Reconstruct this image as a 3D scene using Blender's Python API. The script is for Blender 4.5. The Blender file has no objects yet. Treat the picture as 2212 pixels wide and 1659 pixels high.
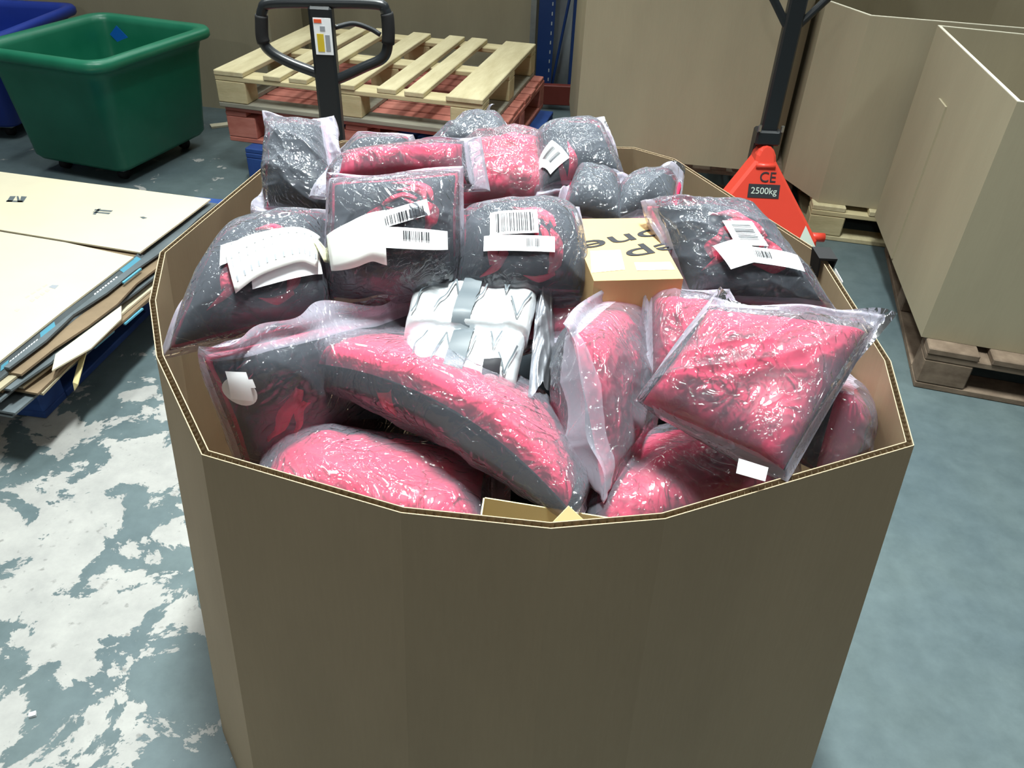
import bpy, math, random
import numpy as np
from mathutils import Vector, Matrix

# ------------------------------------------------------------------ camera, world, lamps, exposure
sc = bpy.context.scene
col = sc.collection
F_PX, CAM_H = 1700.0, 1.42
_d = np.array([1000 - 1106.0, 3150 - 829.5, F_PX]); _d /= np.linalg.norm(_d)
_up = -_d
_y = np.array([0, 0, 1.0]) - _up * _up[2]; _y /= np.linalg.norm(_y)
_x = np.cross(_y, _up)
CR = np.stack([_x, _y, _up])                     # world = CR @ (right, down, forward)
cd = bpy.data.cameras.new('camera'); cam = bpy.data.objects.new('camera', cd); col.objects.link(cam)
cd.sensor_fit = 'HORIZONTAL'; cd.sensor_width = 36.0; cd.lens = 36.0 * F_PX / 2212.0; cd.clip_end = 100
_m = Matrix.Identity(4)
for i in range(3):
    _m[i][0] = CR[i][0]; _m[i][1] = -CR[i][1]; _m[i][2] = -CR[i][2]
_m[2][3] = CAM_H
cam.matrix_world = _m
sc.camera = cam

world = bpy.data.worlds.new('warehouse_air'); sc.world = world; world.use_nodes = True
bg = world.node_tree.nodes['Background']; bg.inputs[0].default_value = (0.95, 1.0, 1.0, 1); bg.inputs[1].default_value = 0.10

def lamp(name, loc, sx, sy, power, color=(0.93, 1.0, 0.98), spread=180):
    l = bpy.data.lights.new(name, 'AREA'); l.shape = 'RECTANGLE'; l.size = sx; l.size_y = sy
    l.energy = power; l.color = color; l.spread = math.radians(spread)
    o = bpy.data.objects.new(name, l); col.objects.link(o); o.location = loc
    return o
def bulb(name, loc, power, r=0.14, color=(0.96, 1.0, 0.97)):
    l = bpy.data.lights.new(name, 'POINT'); l.shadow_soft_size = r; l.energy = power; l.color = color
    o = bpy.data.objects.new(name, l); col.objects.link(o); o.location = loc
    return o
bulb('hall_lamp', (-1.9, -4.6, 4.0), 125, .07)          # a bright bay lamp further back in the hall, behind the viewer
# rows of ceiling fittings of the hall, with added fill and glint lamps
for (x, y, p, sp) in ((-2.7, 1.6, 26, 110), (2.9, 1.1, 36, 110), (0.0, 1.28, 84, 74),
                      (-1.3, 2.3, 62, 180), (-2.7, 5.4, 34, 140), (2.9, 5.4, 20, 140), (-1.0, 4.2, 18, 160), (0.2, 4.2, 16, 160), (1.4, 4.2, 10, 160),  # first entry: fill added to brighten the cartons at upper left
                      (-1.0, 6.4, 22, 180), (0.2, 6.4, 22, 180), (1.4, 6.4, 22, 180), (-2.7, 9.0, 30, 180), (-.6, 9.0, 30, 180), (0.8, 9.0, 30, 180), (2.9, 9.0, 30, 180)):  # rows of three here and above added for more bag glints
    lamp('ceiling_and_fill_lamp', (x, y, 4.6), 0.32, 1.25, p, spread=sp)

vs = sc.view_settings
vs.view_transform = 'Standard'; vs.look = 'None'; vs.gamma = 1.0; vs.exposure = 0.0; vs.use_curve_mapping = False
sc.cycles.transparent_max_bounces = 32
sc.cycles.max_bounces = 8
sc.cycles.use_denoising = True

# ------------------------------------------------------------------ helpers
def at(px, py, z=None, Y=None):
    v = CR @ np.array([(px - 1106.0) / F_PX, (py - 829.5) / F_PX, 1.0])
    t = (z - CAM_H) / v[2] if z is not None else Y / v[1]
    return np.array([0, 0, CAM_H]) + t * v

def mesh_obj(name, verts, faces, mat, parent=None, smooth=False):
    me = bpy.data.meshes.new(name)
    me.from_pydata([tuple(map(float, v)) for v in verts], [], faces)
    if smooth: me.polygons.foreach_set('use_smooth', [True] * len(me.polygons))
    me.materials.append(mat)
    me.update()
    o = bpy.data.objects.new(name, me); col.objects.link(o)
    if parent is not None: o.parent = parent
    return o

def tag(o, label=None, cat=None, group=None, kind=None):
    if label: o['label'] = label
    if cat: o['category'] = cat
    if group: o['group'] = group
    if kind: o['kind'] = kind
    return o

def empty(name, loc, label, cat, group=None, rz=0.0):
    o = bpy.data.objects.new(name, None); col.objects.link(o)
    o.location = tuple(map(float, loc)); o.rotation_euler = (0, 0, rz); o.empty_display_size = 0.05
    return tag(o, label, cat, group)

class MB:
    """collects simple solids in the parent's local space; build() links them as ONE mesh"""
    def __init__(s): s.v = []; s.f = []
    def add(s, v, f):
        n = len(s.v); s.v += [tuple(map(float, q)) for q in v]; s.f += [tuple(n + i for i in q) for q in f]; return s
    def box(s, c, d, R=None, ch=0.0):
        hx, hy, hz = d[0] / 2, d[1] / 2, d[2] / 2
        R = np.eye(3) if R is None else np.array(R); c = np.array(c, float)
        if ch <= 0:
            v = [c + R @ np.array([x * hx, y * hy, z * hz]) for z in (-1, 1) for y in (-1, 1) for x in (-1, 1)]
            return s.add(v, [(0, 2, 3, 1), (4, 5, 7, 6), (0, 1, 5, 4), (2, 6, 7, 3), (0, 4, 6, 2), (1, 3, 7, 5)])
        v = []; idx = {}
        for z in (-1, 1):
            for y in (-1, 1):
                for x in (-1, 1):
                    for a in range(3):
                        p = np.array([x * (hx - ch), y * (hy - ch), z * (hz - ch)])
                        p[a] += (x, y, z)[a] * ch
                        idx[(x, y, z, a)] = len(v); v.append(c + R @ p)
        f = []
        for a in range(3):
            b, e = (a + 1) % 3, (a + 2) % 3
            for sg in (-1, 1):
                q = []
                for (i, j) in ((-1, -1), (1, -1), (1, 1), (-1, 1)):
                    k = [0, 0, 0]; k[a] = sg; k[b] = i; k[e] = j; q.append(idx[(*k, a)])
                f.append(tuple(q if sg > 0 else q[::-1]))
            for i in (-1, 1):
                for j in (-1, 1):
                    k1 = [0, 0, 0]; k2 = [0, 0, 0]
                    k1[a] = -1; k2[a] = 1; k1[b] = k2[b] = i; k1[e] = k2[e] = j
                    q = (idx[(*k1, b)], idx[(*k2, b)], idx[(*k2, e)], idx[(*k1, e)])
                    f.append(q if i * j > 0 else q[::-1])
        for z in (-1, 1):
            for y in (-1, 1):
                for x in (-1, 1):
                    q = tuple(idx[(x, y, z, a)] for a in range(3))
                    f.append(q if x * y * z > 0 else q[::-1])
        return s.add(v, f)
    def tube(s, pts, r, n=12, cap=True, closed=False):
        pts = [np.array(p, float) for p in pts]; m = len(pts)
        rr = r if hasattr(r, '__len__') else [r] * m
        t0 = pts[1] - pts[0]; ref = np.array([0, 0, 1.0]) if abs(t0[2]) < 0.9 * np.linalg.norm(t0) else np.array([1.0, 0, 0])
        v = []
        for i in range(m):
            a = pts[(i - 1) % m] if (closed or i > 0) else pts[i]
            b = pts[(i + 1) % m] if (closed or i < m - 1) else pts[i]
            t = b - a; t /= np.linalg.norm(t)
            u = ref - t * ref.dot(t); u /= np.linalg.norm(u); w = np.cross(t, u); ref = u
            for k in range(n):
                an = 2 * math.pi * k / n
                v.append(pts[i] + rr[i] * (math.cos(an) * u + math.sin(an) * w))
        f = []
        for i in range(m if closed else m - 1):
            j = (i + 1) % m
            for k in range(n):
                f.append((i * n + k, i * n + (k + 1) % n, j * n + (k + 1) % n, j * n + k))
        if cap and not closed:
            f.append(tuple(range(n))[::-1]); f.append(tuple((m - 1) * n + k for k in range(n)))
        return s.add(v, f)
    def prism(s, poly, z0, z1, top=None):
        n = len(poly); top = poly if top is None else top
        v = [(p[0], p[1], z0) for p in poly] + [(p[0], p[1], z1) for p in top]
        f = [tuple(range(n))[::-1], tuple(range(n, 2 * n))] + [(i, (i + 1) % n, n + (i + 1) % n, n + i) for i in range(n)]
        return s.add(v, f)
    def build(s, name, mat, parent=None, smooth=False):
        return mesh_obj(name, s.v, s.f, mat, parent, smooth)

def rotz(a):
    c, s_ = math.cos(a), math.sin(a); return np.array([[c, -s_, 0], [s_, c, 0], [0, 0, 1.0]])

def copy_tree(o, parent=None):
    c = o.copy(); col.objects.link(c)
    if parent is not None: c.parent = parent
    for ch in o.children: copy_tree(ch, c)
    return c

def smooth_path(pts, n=8):
    """Catmull-Rom through the points"""
    P = [np.array(p, float) for p in pts]; P = [2 * P[0] - P[1]] + P + [2 * P[-1] - P[-2]]
    out = []
    for i in range(1, len(P) - 2):
        for k in range(n):
            t = k / n
            out.append(0.5 * (2 * P[i] + (P[i + 1] - P[i - 1]) * t + (2 * P[i - 1] - 5 * P[i] + 4 * P[i + 1] - P[i + 2]) * t * t
                              + (3 * P[i] - P[i - 1] - 3 * P[i + 1] + P[i + 2]) * t ** 3))
    out.append(P[-2]); return out

def text_obj(name, body, mat, M, size, parent=None, depth=0.0004, bold=0.0):
    cu = bpy.data.curves.new(name, 'FONT'); cu.body = body; cu.size = size; cu.extrude = depth
    cu.align_x = 'CENTER'; cu.align_y = 'CENTER'; cu.offset = bold; cu.resolution_u = 4
    t = bpy.data.objects.new(name, cu); col.objects.link(t)
    dg = bpy.context.evaluated_depsgraph_get(); dg.update()
    me = bpy.data.meshes.new_from_object(t.evaluated_get(dg)); me.name = name
    bpy.data.objects.remove(t); bpy.data.curves.remove(cu)
    me.materials.clear(); me.materials.append(mat)
    o = bpy.data.objects.new(name, me); col.objects.link(o)
    if parent is not None: o.parent = parent
    o.matrix_local = M
    return o

def frame(o, x, y):
    """4x4 with local X along x, local Y about along y, origin o"""
    x = Vector(tuple(x)).normalized(); z = x.cross(Vector(tuple(y))).normalized(); y = z.cross(x)
    m = Matrix.Identity(4)
    for i in range(3): m[i][0] = x[i]; m[i][1] = y[i]; m[i][2] = z[i]; m[i][3] = o[i]
    return m

# ------------------------------------------------------------------ materials
def nodes(name):
    m = bpy.data.materials.new(name); m.use_nodes = True
    nt = m.node_tree; return m, nt, nt.nodes['Principled BSDF']

def mat(name, rgb, rough=0.5, spec=0.5, metal=0.0, var=0.0, scale=8.0, bump=0.0, bscale=60.0, stretch=(1, 1, 1), rgb2=None, coat=0.0):
    m, nt, b = nodes(name)
    b.inputs['Base Color'].default_value = (*rgb, 1); b.inputs['Roughness'].default_value = rough
    b.inputs['Specular IOR Level'].default_value = spec; b.inputs['Metallic'].default_value = metal
    b.inputs['Coat Weight'].default_value = coat
    tc = nt.nodes.new('ShaderNodeTexCoord'); mp = nt.nodes.new('ShaderNodeMapping')
    mp.inputs['Scale'].default_value = stretch; nt.links.new(tc.outputs['Object'], mp.inputs[0])
    if var > 0 or rgb2:
        n = nt.nodes.new('ShaderNodeTexNoise'); n.inputs['Scale'].default_value = scale; n.inputs['Detail'].default_value = 6
        n.inputs['Roughness'].default_value = 0.62
        nt.links.new(mp.outputs[0], n.inputs['Vector'])
        r = nt.nodes.new('ShaderNodeValToRGB'); nt.links.new(n.outputs[0], r.inputs[0])
        c2 = rgb2 or tuple(min(1, c * (1 + var)) for c in rgb); c1 = rgb if rgb2 else tuple(c * (1 - var) for c in rgb)
        r.color_ramp.elements[0].position = 0.32; r.color_ramp.elements[0].color = (*c1, 1)
        r.color_ramp.elements[1].position = 0.68; r.color_ramp.elements[1].color = (*c2, 1)
        nt.links.new(r.outputs[0], b.inputs['Base Color'])
    if bump > 0:
        n = nt.nodes.new('ShaderNodeTexNoise'); n.inputs['Scale'].default_value = bscale; n.inputs['Detail'].default_value = 4
        nt.links.new(mp.outputs[0], n.inputs['Vector'])
        bp = nt.nodes.new('ShaderNodeBump'); bp.inputs['Strength'].default_value = bump; bp.inputs['Distance'].default_value = 0.004
        nt.links.new(n.outputs[0], bp.inputs['Height']); nt.links.new(bp.outputs[0], b.inputs['Normal'])
    return m

def floor_material():
    m, nt, b = nodes('painted_concrete')
    L = nt.links.new; N = nt.nodes.new
    tc = N('ShaderNodeTexCoord')
    def noise(scale, detail, rough, vec=None, dist=0.0):
        n = N('ShaderNodeTexNoise'); n.inputs['Scale'].default_value = scale; n.inputs['Detail'].default_value = detail
        n.inputs['Roughness'].default_value = rough; n.inputs['Distortion'].default_value = dist
        L(vec or tc.outputs['Object'], n.inputs['Vector']); return n
    def ramp(a, p0, c0, p1, c1):
        r = N('ShaderNodeValToRGB'); e = r.color_ramp.elements
        e[0].position = p0; e[0].color = (*c0, 1); e[1].position = p1; e[1].color = (*c1, 1)
        L(a, r.inputs[0]); return r
    chip = noise(6.2, 10, 0.66, dist=0.35)
    # wear is heavier on the left aisle: a broad mask over the floor
    sep = N('ShaderNodeSeparateXYZ'); L(tc.outputs['Object'], sep.inputs[0])
    mr = N('ShaderNodeMapRange'); mr.inputs['From Min'].default_value = 0.1; mr.inputs['From Max'].default_value = -0.9
    mr.inputs['To Min'].default_value = -0.20; mr.inputs['To Max'].default_value = 0.035
    L(sep.outputs['X'], mr.inputs['Value'])
    my = N('ShaderNodeMapRange'); my.inputs['From Min'].default_value = 1.5; my.inputs['From Max'].default_value = 2.1
    my.inputs['To Min'].default_value = 0.0; my.inputs['To Max'].default_value = -0.16
    L(sep.outputs['Y'], my.inputs['Value'])
    ad = N('ShaderNodeMath'); ad.operation = 'ADD'; L(chip.outputs[0], ad.inputs[0]); L(mr.outputs[0], ad.inputs[1])
    ad2 = N('ShaderNodeMath'); ad2.operation = 'ADD'; L(ad.outputs[0], ad2.inputs[0]); L(my.outputs[0], ad2.inputs[1])
    mask = ramp(ad2.outputs[0], 0.497, (0, 0, 0), 0.507, (1, 1, 1))
    paint = ramp(noise(2.2, 6, 0.6).outputs[0], 0.3, (0.088, 0.122, 0.135), 0.7, (0.120, 0.158, 0.160))
    dirt = ramp(noise(14, 8, 0.7).outputs[0], 0.35, (0.72, 0.74, 0.74), 0.65, (1, 1, 1))
    mx0 = N('ShaderNodeMixRGB'); mx0.blend_type = 'MULTIPLY'; mx0.inputs[0].default_value = 0.8
    L(paint.outputs[0], mx0.inputs[1]); L(dirt.outputs[0], mx0.inputs[2])
    conc = ramp(noise(9, 9, 0.7).outputs[0], 0.3, (0.26, 0.26, 0.25), 0.7, (0.37, 0.365, 0.345))
    pits = ramp(noise(38, 3, 0.5).outputs[0], 0.27, (0.45, 0.45, 0.45), 0.36, (1, 1, 1))
    mx1 = N('ShaderNodeMixRGB'); mx1.blend_type = 'MULTIPLY'; mx1.inputs[0].default_value = 0.7
    L(conc.outputs[0], mx1.inputs[1]); L(pits.outputs[0], mx1.inputs[2])
    mx = N('ShaderNodeMixRGB'); L(mask.outputs[0], mx.inputs[0]); L(mx0.outputs[0], mx.inputs[1]); L(mx1.outputs[0], mx.inputs[2])
    L(mx.outputs[0], b.inputs['Base Color'])
    rr = N('ShaderNodeMapRange'); rr.inputs['To Min'].default_value = 0.42; rr.inputs['To Max'].default_value = 0.75
    L(mask.outputs[0], rr.inputs['Value']); L(rr.outputs[0], b.inputs['Roughness'])
    b.inputs['Specular IOR Level'].default_value = 0.35
    bp = N('ShaderNodeBump'); bp.inputs['Strength'].default_value = 0.35; bp.inputs['Distance'].default_value = 0.003; bp.invert = True
    L(mask.outputs[0], bp.inputs['Height']); L(bp.outputs[0], b.inputs['Normal'])
    return m

def cardboard(name, rgb, var=0.06):
    m, nt, b = nodes(name); L = nt.links.new; N = nt.nodes.new
    tc = N('ShaderNodeTexCoord')
    mp = N('ShaderNodeMapping'); mp.inputs['Scale'].default_value = (2.0, 2.0, 0.6); L(tc.outputs['Object'], mp.inputs[0])
    n = N('ShaderNodeTexNoise'); n.inputs['Scale'].default_value = 3; n.inputs['Detail'].default_value = 8; L(mp.outputs[0], n.inputs['Vector'])
    mp2 = N('ShaderNodeMapping'); mp2.inputs['Scale'].default_value = (240, 240, 14); L(tc.outputs['Object'], mp2.inputs[0])
    n2 = N('ShaderNodeTexNoise'); n2.inputs['Scale'].default_value = 1; n2.inputs['Detail'].default_value = 2; L(mp2.outputs[0], n2.inputs['Vector'])
    ad = N('ShaderNodeMath'); ad.operation = 'MULTIPLY_ADD'; ad.inputs[1].default_value = 0.25; L(n2.outputs[0], ad.inputs[0]); L(n.outputs[0], ad.inputs[2])
    r = N('ShaderNodeValToRGB'); e = r.color_ramp.elements
    e[0].position = 0.42; e[0].color = (*[c * (1 - var) for c in rgb], 1); e[1].position = 0.82; e[1].color = (*[c * (1 + var) for c in rgb], 1)
    L(ad.outputs[0], r.inputs[0]); L(r.outputs[0], b.inputs['Base Color'])
    b.inputs['Roughness'].default_value = 0.72; b.inputs['Specular IOR Level'].default_value = 0.25
    bp = N('ShaderNodeBump'); bp.inputs['Strength'].default_value = 0.08; bp.inputs['Distance'].default_value = 0.002
    L(n2.outputs[0], bp.inputs['Height']); L(bp.outputs[0], b.inputs['Normal'])
    return m

def film_material(name, haze=0.10, tint=(0.86, 0.84, 0.95), gl=1.0, rough=0.05):
    m = bpy.data.materials.new(name); m.use_nodes = True; nt = m.node_tree; nt.nodes.clear()
    L = nt.links.new; N = nt.nodes.new
    out = N('ShaderNodeOutputMaterial')
    tc = N('ShaderNodeTexCoord')
    n1 = N('ShaderNodeTexNoise'); n1.inputs['Scale'].default_value = 11; n1.inputs['Detail'].default_value = 2; n1.inputs['Distortion'].default_value = 2.0
    L(tc.outputs['Object'], n1.inputs['Vector'])
    n2 = N('ShaderNodeTexNoise'); n2.inputs['Scale'].default_value = 34; n2.inputs['Detail'].default_value = 2; n2.inputs['Distortion'].default_value = 1.5
    L(tc.outputs['Object'], n2.inputs['Vector'])
    def ridge(src, w):
        ab = N('ShaderNodeMath'); ab.operation = 'SUBTRACT'; ab.inputs[1].default_value = .5; L(src, ab.inputs[0])
        ab2 = N('ShaderNodeMath'); ab2.operation = 'ABSOLUTE'; L(ab.outputs[0], ab2.inputs[0])
        mr = N('ShaderNodeMapRange'); mr.interpolation_type = 'SMOOTHSTEP'; mr.inputs['From Max'].default_value = w; L(ab2.outputs[0], mr.inputs['Value'])
        return mr.outputs[0]
    r1, r2 = ridge(n1.outputs[0], .05), ridge(n2.outputs[0], .05)
    sm = N('ShaderNodeMath'); sm.operation = 'MULTIPLY_ADD'; sm.inputs[1].default_value = 0.34
    L(r2, sm.inputs[0]); L(r1, sm.inputs[2])
    s3 = N('ShaderNodeMath'); s3.operation = 'MULTIPLY_ADD'; s3.inputs[1].default_value = 2.2; L(n1.outputs[0], s3.inputs[0]); L(sm.outputs[0], s3.inputs[2])
    bp = N('ShaderNodeBump'); bp.inputs['Strength'].default_value = 0.6; bp.inputs['Distance'].default_value = 0.0032
    L(s3.outputs[0], bp.inputs['Height'])
    fr = N('ShaderNodeFresnel'); fr.inputs['IOR'].default_value = 1.5; L(bp.outputs[0], fr.inputs['Normal'])
    fm = N('ShaderNodeMath'); fm.operation = 'MULTIPLY_ADD'; fm.inputs[1].default_value = 1.1 * gl; fm.inputs[2].default_value = 0.02; fm.use_clamp = True
    L(fr.outputs[0], fm.inputs[0])
    lw = N('ShaderNodeLayerWeight'); lw.inputs['Blend'].default_value = 0.35
    hz = N('ShaderNodeMath'); hz.operation = 'MULTIPLY_ADD'; hz.inputs[1].default_value = haze * 2.2; hz.inputs[2].default_value = haze; hz.use_clamp = True
    L(lw.outputs['Facing'], hz.inputs[0])
    tr = N('ShaderNodeBsdfTransparent'); tr.inputs[0].default_value = (0.97, 0.97, 0.98, 1)
    df = N('ShaderNodeBsdfDiffuse'); df.inputs[0].default_value = (*tint, 1)
    tl = N('ShaderNodeBsdfTranslucent'); tl.inputs[0].default_value = (*tint, 1)
    dm = N('ShaderNodeMixShader'); dm.inputs[0].default_value = 0.35; L(df.outputs[0], dm.inputs[1]); L(tl.outputs[0], dm.inputs[2])
    ga_ = N('ShaderNodeBsdfGlossy'); ga_.inputs['Roughness'].default_value = rough; L(bp.outputs[0], ga_.inputs['Normal'])
    gc_ = N('ShaderNodeBsdfGlossy'); gc_.inputs['Roughness'].default_value = .38; L(bp.outputs[0], gc_.inputs['Normal'])
    gb = N('ShaderNodeMixShader'); gb.inputs[0].default_value = .14; L(ga_.outputs[0], gb.inputs[1]); L(gc_.outputs[0], gb.inputs[2])
    a = N('ShaderNodeMixShader'); L(hz.outputs[0], a.inputs[0]); L(tr.outputs[0], a.inputs[1]); L(dm.outputs[0], a.inputs[2])
    bsh = N('ShaderNodeMixShader'); L(fm.outputs[0], bsh.inputs[0]); L(a.outputs[0], bsh.inputs[1]); L(gb.outputs[0], bsh.inputs[2])
    L(bsh.outputs[0], out.inputs[0])
    return m

M = dict(
    floor=floor_material(),
    wall=mat('painted_block_wall', (0.32, 0.33, 0.31), 0.8, 0.2, var=0.08, scale=3),
    kraft=cardboard('kraft_cardboard', (0.43, 0.325, 0.205)),
    kraft_far=cardboard('kraft_cardboard_grey', (0.36, 0.315, 0.215)),
    kraft_edge=mat('cut_cardboard_edge', (0.34, 0.26, 0.16), 0.8, 0.2, var=0.15, scale=40),
    flute=mat('cardboard_flute', (0.40, 0.30, 0.18), 0.9, 0.1),
    lit_edge=mat('lit_cut_edge', (0.72, 0.68, 0.54), 0.8, 0.2),  # light caught on the far box rims, put into the edge colour
    red=mat('red_fleece', (0.50, 0.026, 0.078), 0.85, 0.2, var=0.04, scale=9, bump=0.25, bscale=45),
    black=mat('black_fleece', (0.009, 0.013, 0.017), 0.85, 0.25, var=0.2, scale=14, bump=0.25, bscale=45),
    emblem=mat('red_applique', (0.66, 0.032, 0.085), 0.6, 0.3, bump=0.1, bscale=200),
    film=film_material('clear_polybag', 0.080, (0.78, 0.85, 1.0)),
    film_thick=film_material('cloudy_polybag', 0.085, (0.88, 0.84, 0.94)),
    film_flap=film_material('folded_polybag', 0.23, (0.86, 0.84, 1.0)),
    label=mat('white_label_paper', (0.86, 0.88, 0.90), 0.6, 0.3),
    slip=mat('thermal_label_paper', (0.88, 0.90, 0.86), 0.6, 0.3),
    backing=mat('yellow_backing_paper', (0.80, 0.78, 0.50), 0.5, 0.3),
    ink=mat('black_print', (0.03, 0.03, 0.035), 0.6, 0.2),
    grey_ink=mat('grey_print', (0.30, 0.32, 0.35), 0.7, 0.2),
    silver=None,
    box=cardboard('tan_carton', (0.50, 0.33, 0.15), 0.04),
    cream=mat('cream_board', (0.60, 0.545, 0.40), 0.7, 0.3, var=0.05, scale=2.5),
    cream_yellow=mat('yellow_cream_card', (0.72, 0.60, 0.30), 0.6, 0.3, var=0.04),
    slate=mat('slate_printed_board', (0.10, 0.12, 0.13), 0.6, 0.3, var=0.2, scale=6),
    board_brown=mat('brown_board', (0.22, 0.16, 0.10), 0.8, 0.2, var=0.2, scale=6),
    cyan=mat('cyan_print', (0.10, 0.33, 0.45), 0.6, 0.3),
    wood=mat('raw_pine', (0.47, 0.40, 0.235), 0.75, 0.2, scale=3.5, stretch=(6, 1.2, 6), rgb2=(0.62, 0.55, 0.35), bump=0.2, bscale=30),
    wood_x=mat('raw_pine_cross', (0.43, 0.36, 0.20), 0.75, 0.2, scale=3.5, stretch=(1.2, 6, 6), rgb2=(0.58, 0.50, 0.30), bump=0.2, bscale=30),
    wood_grey=mat('weathered_pine', (0.20, 0.19, 0.15), 0.8, 0.2, scale=4, stretch=(1, 6, 6), rgb2=(0.34, 0.32, 0.25)),
    wood_dark=mat('dark_pine', (0.12, 0.085, 0.06), 0.8, 0.2, scale=4, stretch=(3, 3, 6), rgb2=(0.24, 0.18, 0.13)),
    red_wood=mat('red_painted_pine', (0.36, 0.105, 0.075), 0.7, 0.25, scale=5, stretch=(1, 4, 4), rgb2=(0.55, 0.22, 0.17)),
    blue_wood=mat('blue_painted_pine', (0.016, 0.045, 0.19), 0.6, 0.3, scale=6, rgb2=(0.03, 0.085, 0.29)),
    green=mat('green_plastic', (0.006, 0.150, 0.078), 0.36, 0.5, scale=5, rgb2=(0.016, 0.190, 0.105)),
    blue=mat('blue_plastic', (0.012, 0.04, 0.30), 0.38, 0.5, var=0.1, scale=4),
    blue_tape=mat('blue_tape', (0.01, 0.16, 0.72), 0.5, 0.4),
    black_metal=mat('black_enamel', (0.012, 0.014, 0.016), 0.32, 0.5),
    rubber=mat('black_rubber', (0.015, 0.015, 0.016), 0.7, 0.3),
    steel=mat('bright_steel', (0.55, 0.57, 0.58), 0.3, 0.5, metal=1.0),
    galv=mat('galvanised_steel', (0.30, 0.33, 0.34), 0.45, 0.5, metal=0.6, var=0.15, scale=12),
    jack_red=mat('red_enamel', (0.66, 0.055, 0.032), 0.38, 0.5, var=0.04, scale=4),
    rack_blue=mat('blue_enamel', (0.008, 0.04, 0.17), 0.4, 0.5),
    rack_red=mat('rust_red_enamel', (0.16, 0.03, 0.022), 0.5, 0.4),
    dark=mat('dark_goods', (0.012, 0.012, 0.013), 0.7, 0.3),
    pale=mat('pale_grey_goods', (0.45, 0.50, 0.52), 0.5, 0.4, var=0.15, scale=5),
    white_plastic=mat('white_plastic', (0.75, 0.77, 0.78), 0.4, 0.5),
    sticker_red=mat('orange_red_sticker', (0.75, 0.10, 0.03), 0.5, 0.4),
    sticker_yellow=mat('yellow_sticker', (0.62, 0.46, 0.03), 0.5, 0.4),
    sticker_grey=mat('pale_sticker', (0.55, 0.62, 0.55), 0.5, 0.4),
    pink_print=mat('pink_print', (0.70, 0.05, 0.12), 0.5, 0.4),
)
M['silver'] = mat('quilted_foil', (0.80, 0.83, 0.85), 0.34, 0.5, metal=0.55, bump=0.9, bscale=26)
M['silver_dark'] = mat('grey_strap', (0.10, 0.12, 0.135), 0.5, 0.5)

rnd = random.Random(7)

# ------------------------------------------------------------------ setting
fl = MB().box((0, 4.5, -0.05), (16, 15, 0.1)); tag(fl.build('floor', M['floor']), kind='structure')
wb = MB().box((0, 10.1, 2.5), (16, 0.2, 5)); tag(wb.build('wall_back', M['wall']), kind='structure')

# ------------------------------------------------------------------ cardboard bins
def offset_poly(P, d):
    """inset a counter-clockwise polygon by d"""
    n = len(P); out = []
    for i in range(n):
        a, b, c = P[i - 1], P[i], P[(i + 1) % n]
        e1 = (b - a) / np.linalg.norm(b - a); e2 = (c - b) / np.linalg.norm(c - b)
        n1 = np.array([-e1[1], e1[0]]); n2 = np.array([-e2[1], e2[0]])
        k = (n1 + n2); k /= max(0.3, (k.dot(n1)))
        out.append(b + d * k)
    return out

def octabin(root, P, z0, z1, th, kraft, edge, P0=None, fluted=False):
    """P: counter-clockwise top outline, P0: bottom outline (both relative to root)"""
    P = [np.array(p[:2], float) for p in P]; P0 = P if P0 is None else [np.array(p[:2], float) for p in P0]
    I, I0 = offset_poly(P, th), offset_poly(P0, th)
    n = len(P)
    if fluted:
        la, lb = offset_poly(P, th * 0.13), offset_poly(P, th * 0.87)
        la0, lb0 = offset_poly(P0, th * 0.13), offset_poly(P0, th * 0.87)
    zb = z1 - 0.012 if fluted else z1 - 0.002
    def lerp(a, b, z): return a + (b - a) * (z - z0) / (z1 - z0)
    for i in range(n):
        j = (i + 1) % n
        q = MB()
        def slab(o0, o1, i0, i1, zl, zh):
            # o*/i*: (bottom pair, top pair) outlines, outer then inner
            pts = []
            for z in (zl, zh):
                for (bt, tp) in ((o0, o1), (i0, i1)):
                    for k in (i, j):
                        p = lerp(bt[k], tp[k], z); pts.append((p[0], p[1], z))
            # 0,1 outer low; 2,3 inner low; 4,5 outer high; 6,7 inner high
            q.add(pts, [(0, 1, 5, 4), (3, 2, 6, 7), (4, 5, 7, 6), (1, 0, 2, 3), (0, 4, 6, 2), (1, 3, 7, 5)])
        if not fluted:
            slab(P0, P, I0, I, z0, zb)
            pn = q.build('side_panel', kraft, root)
            q = MB(); slab(P0, P, I0, I, zb, z1)
            q.build('cut_edge', edge, pn)
        else:
            slab(P0, P, I0, I, z0, zb)
            slab(P0, P, la0, la, zb, z1); slab(lb0, lb, I0, I, zb, z1)
            pn = q.build('side_panel', kraft, root)
            a0, a1, b0, b1 = la[i], la[j], lb[i], lb[j]
            ln = np.linalg.norm(a1 - a0); m = max(2, int(ln / 0.0045))
            v = []; f = []
            for k in range(m + 1):
                t = k / m; p = (a0 + (a1 - a0) * t) if k % 2 == 0 else (b0 + (b1 - b0) * t)
                v += [(p[0], p[1], zb), (p[0], p[1], z1 - 0.0008)]
                if k: f.append((2 * k - 2, 2 * k, 2 * k + 1, 2 * k - 1))
            mesh_obj('corrugation', v, f, M['kraft_edge'], pn)
    return root

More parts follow.
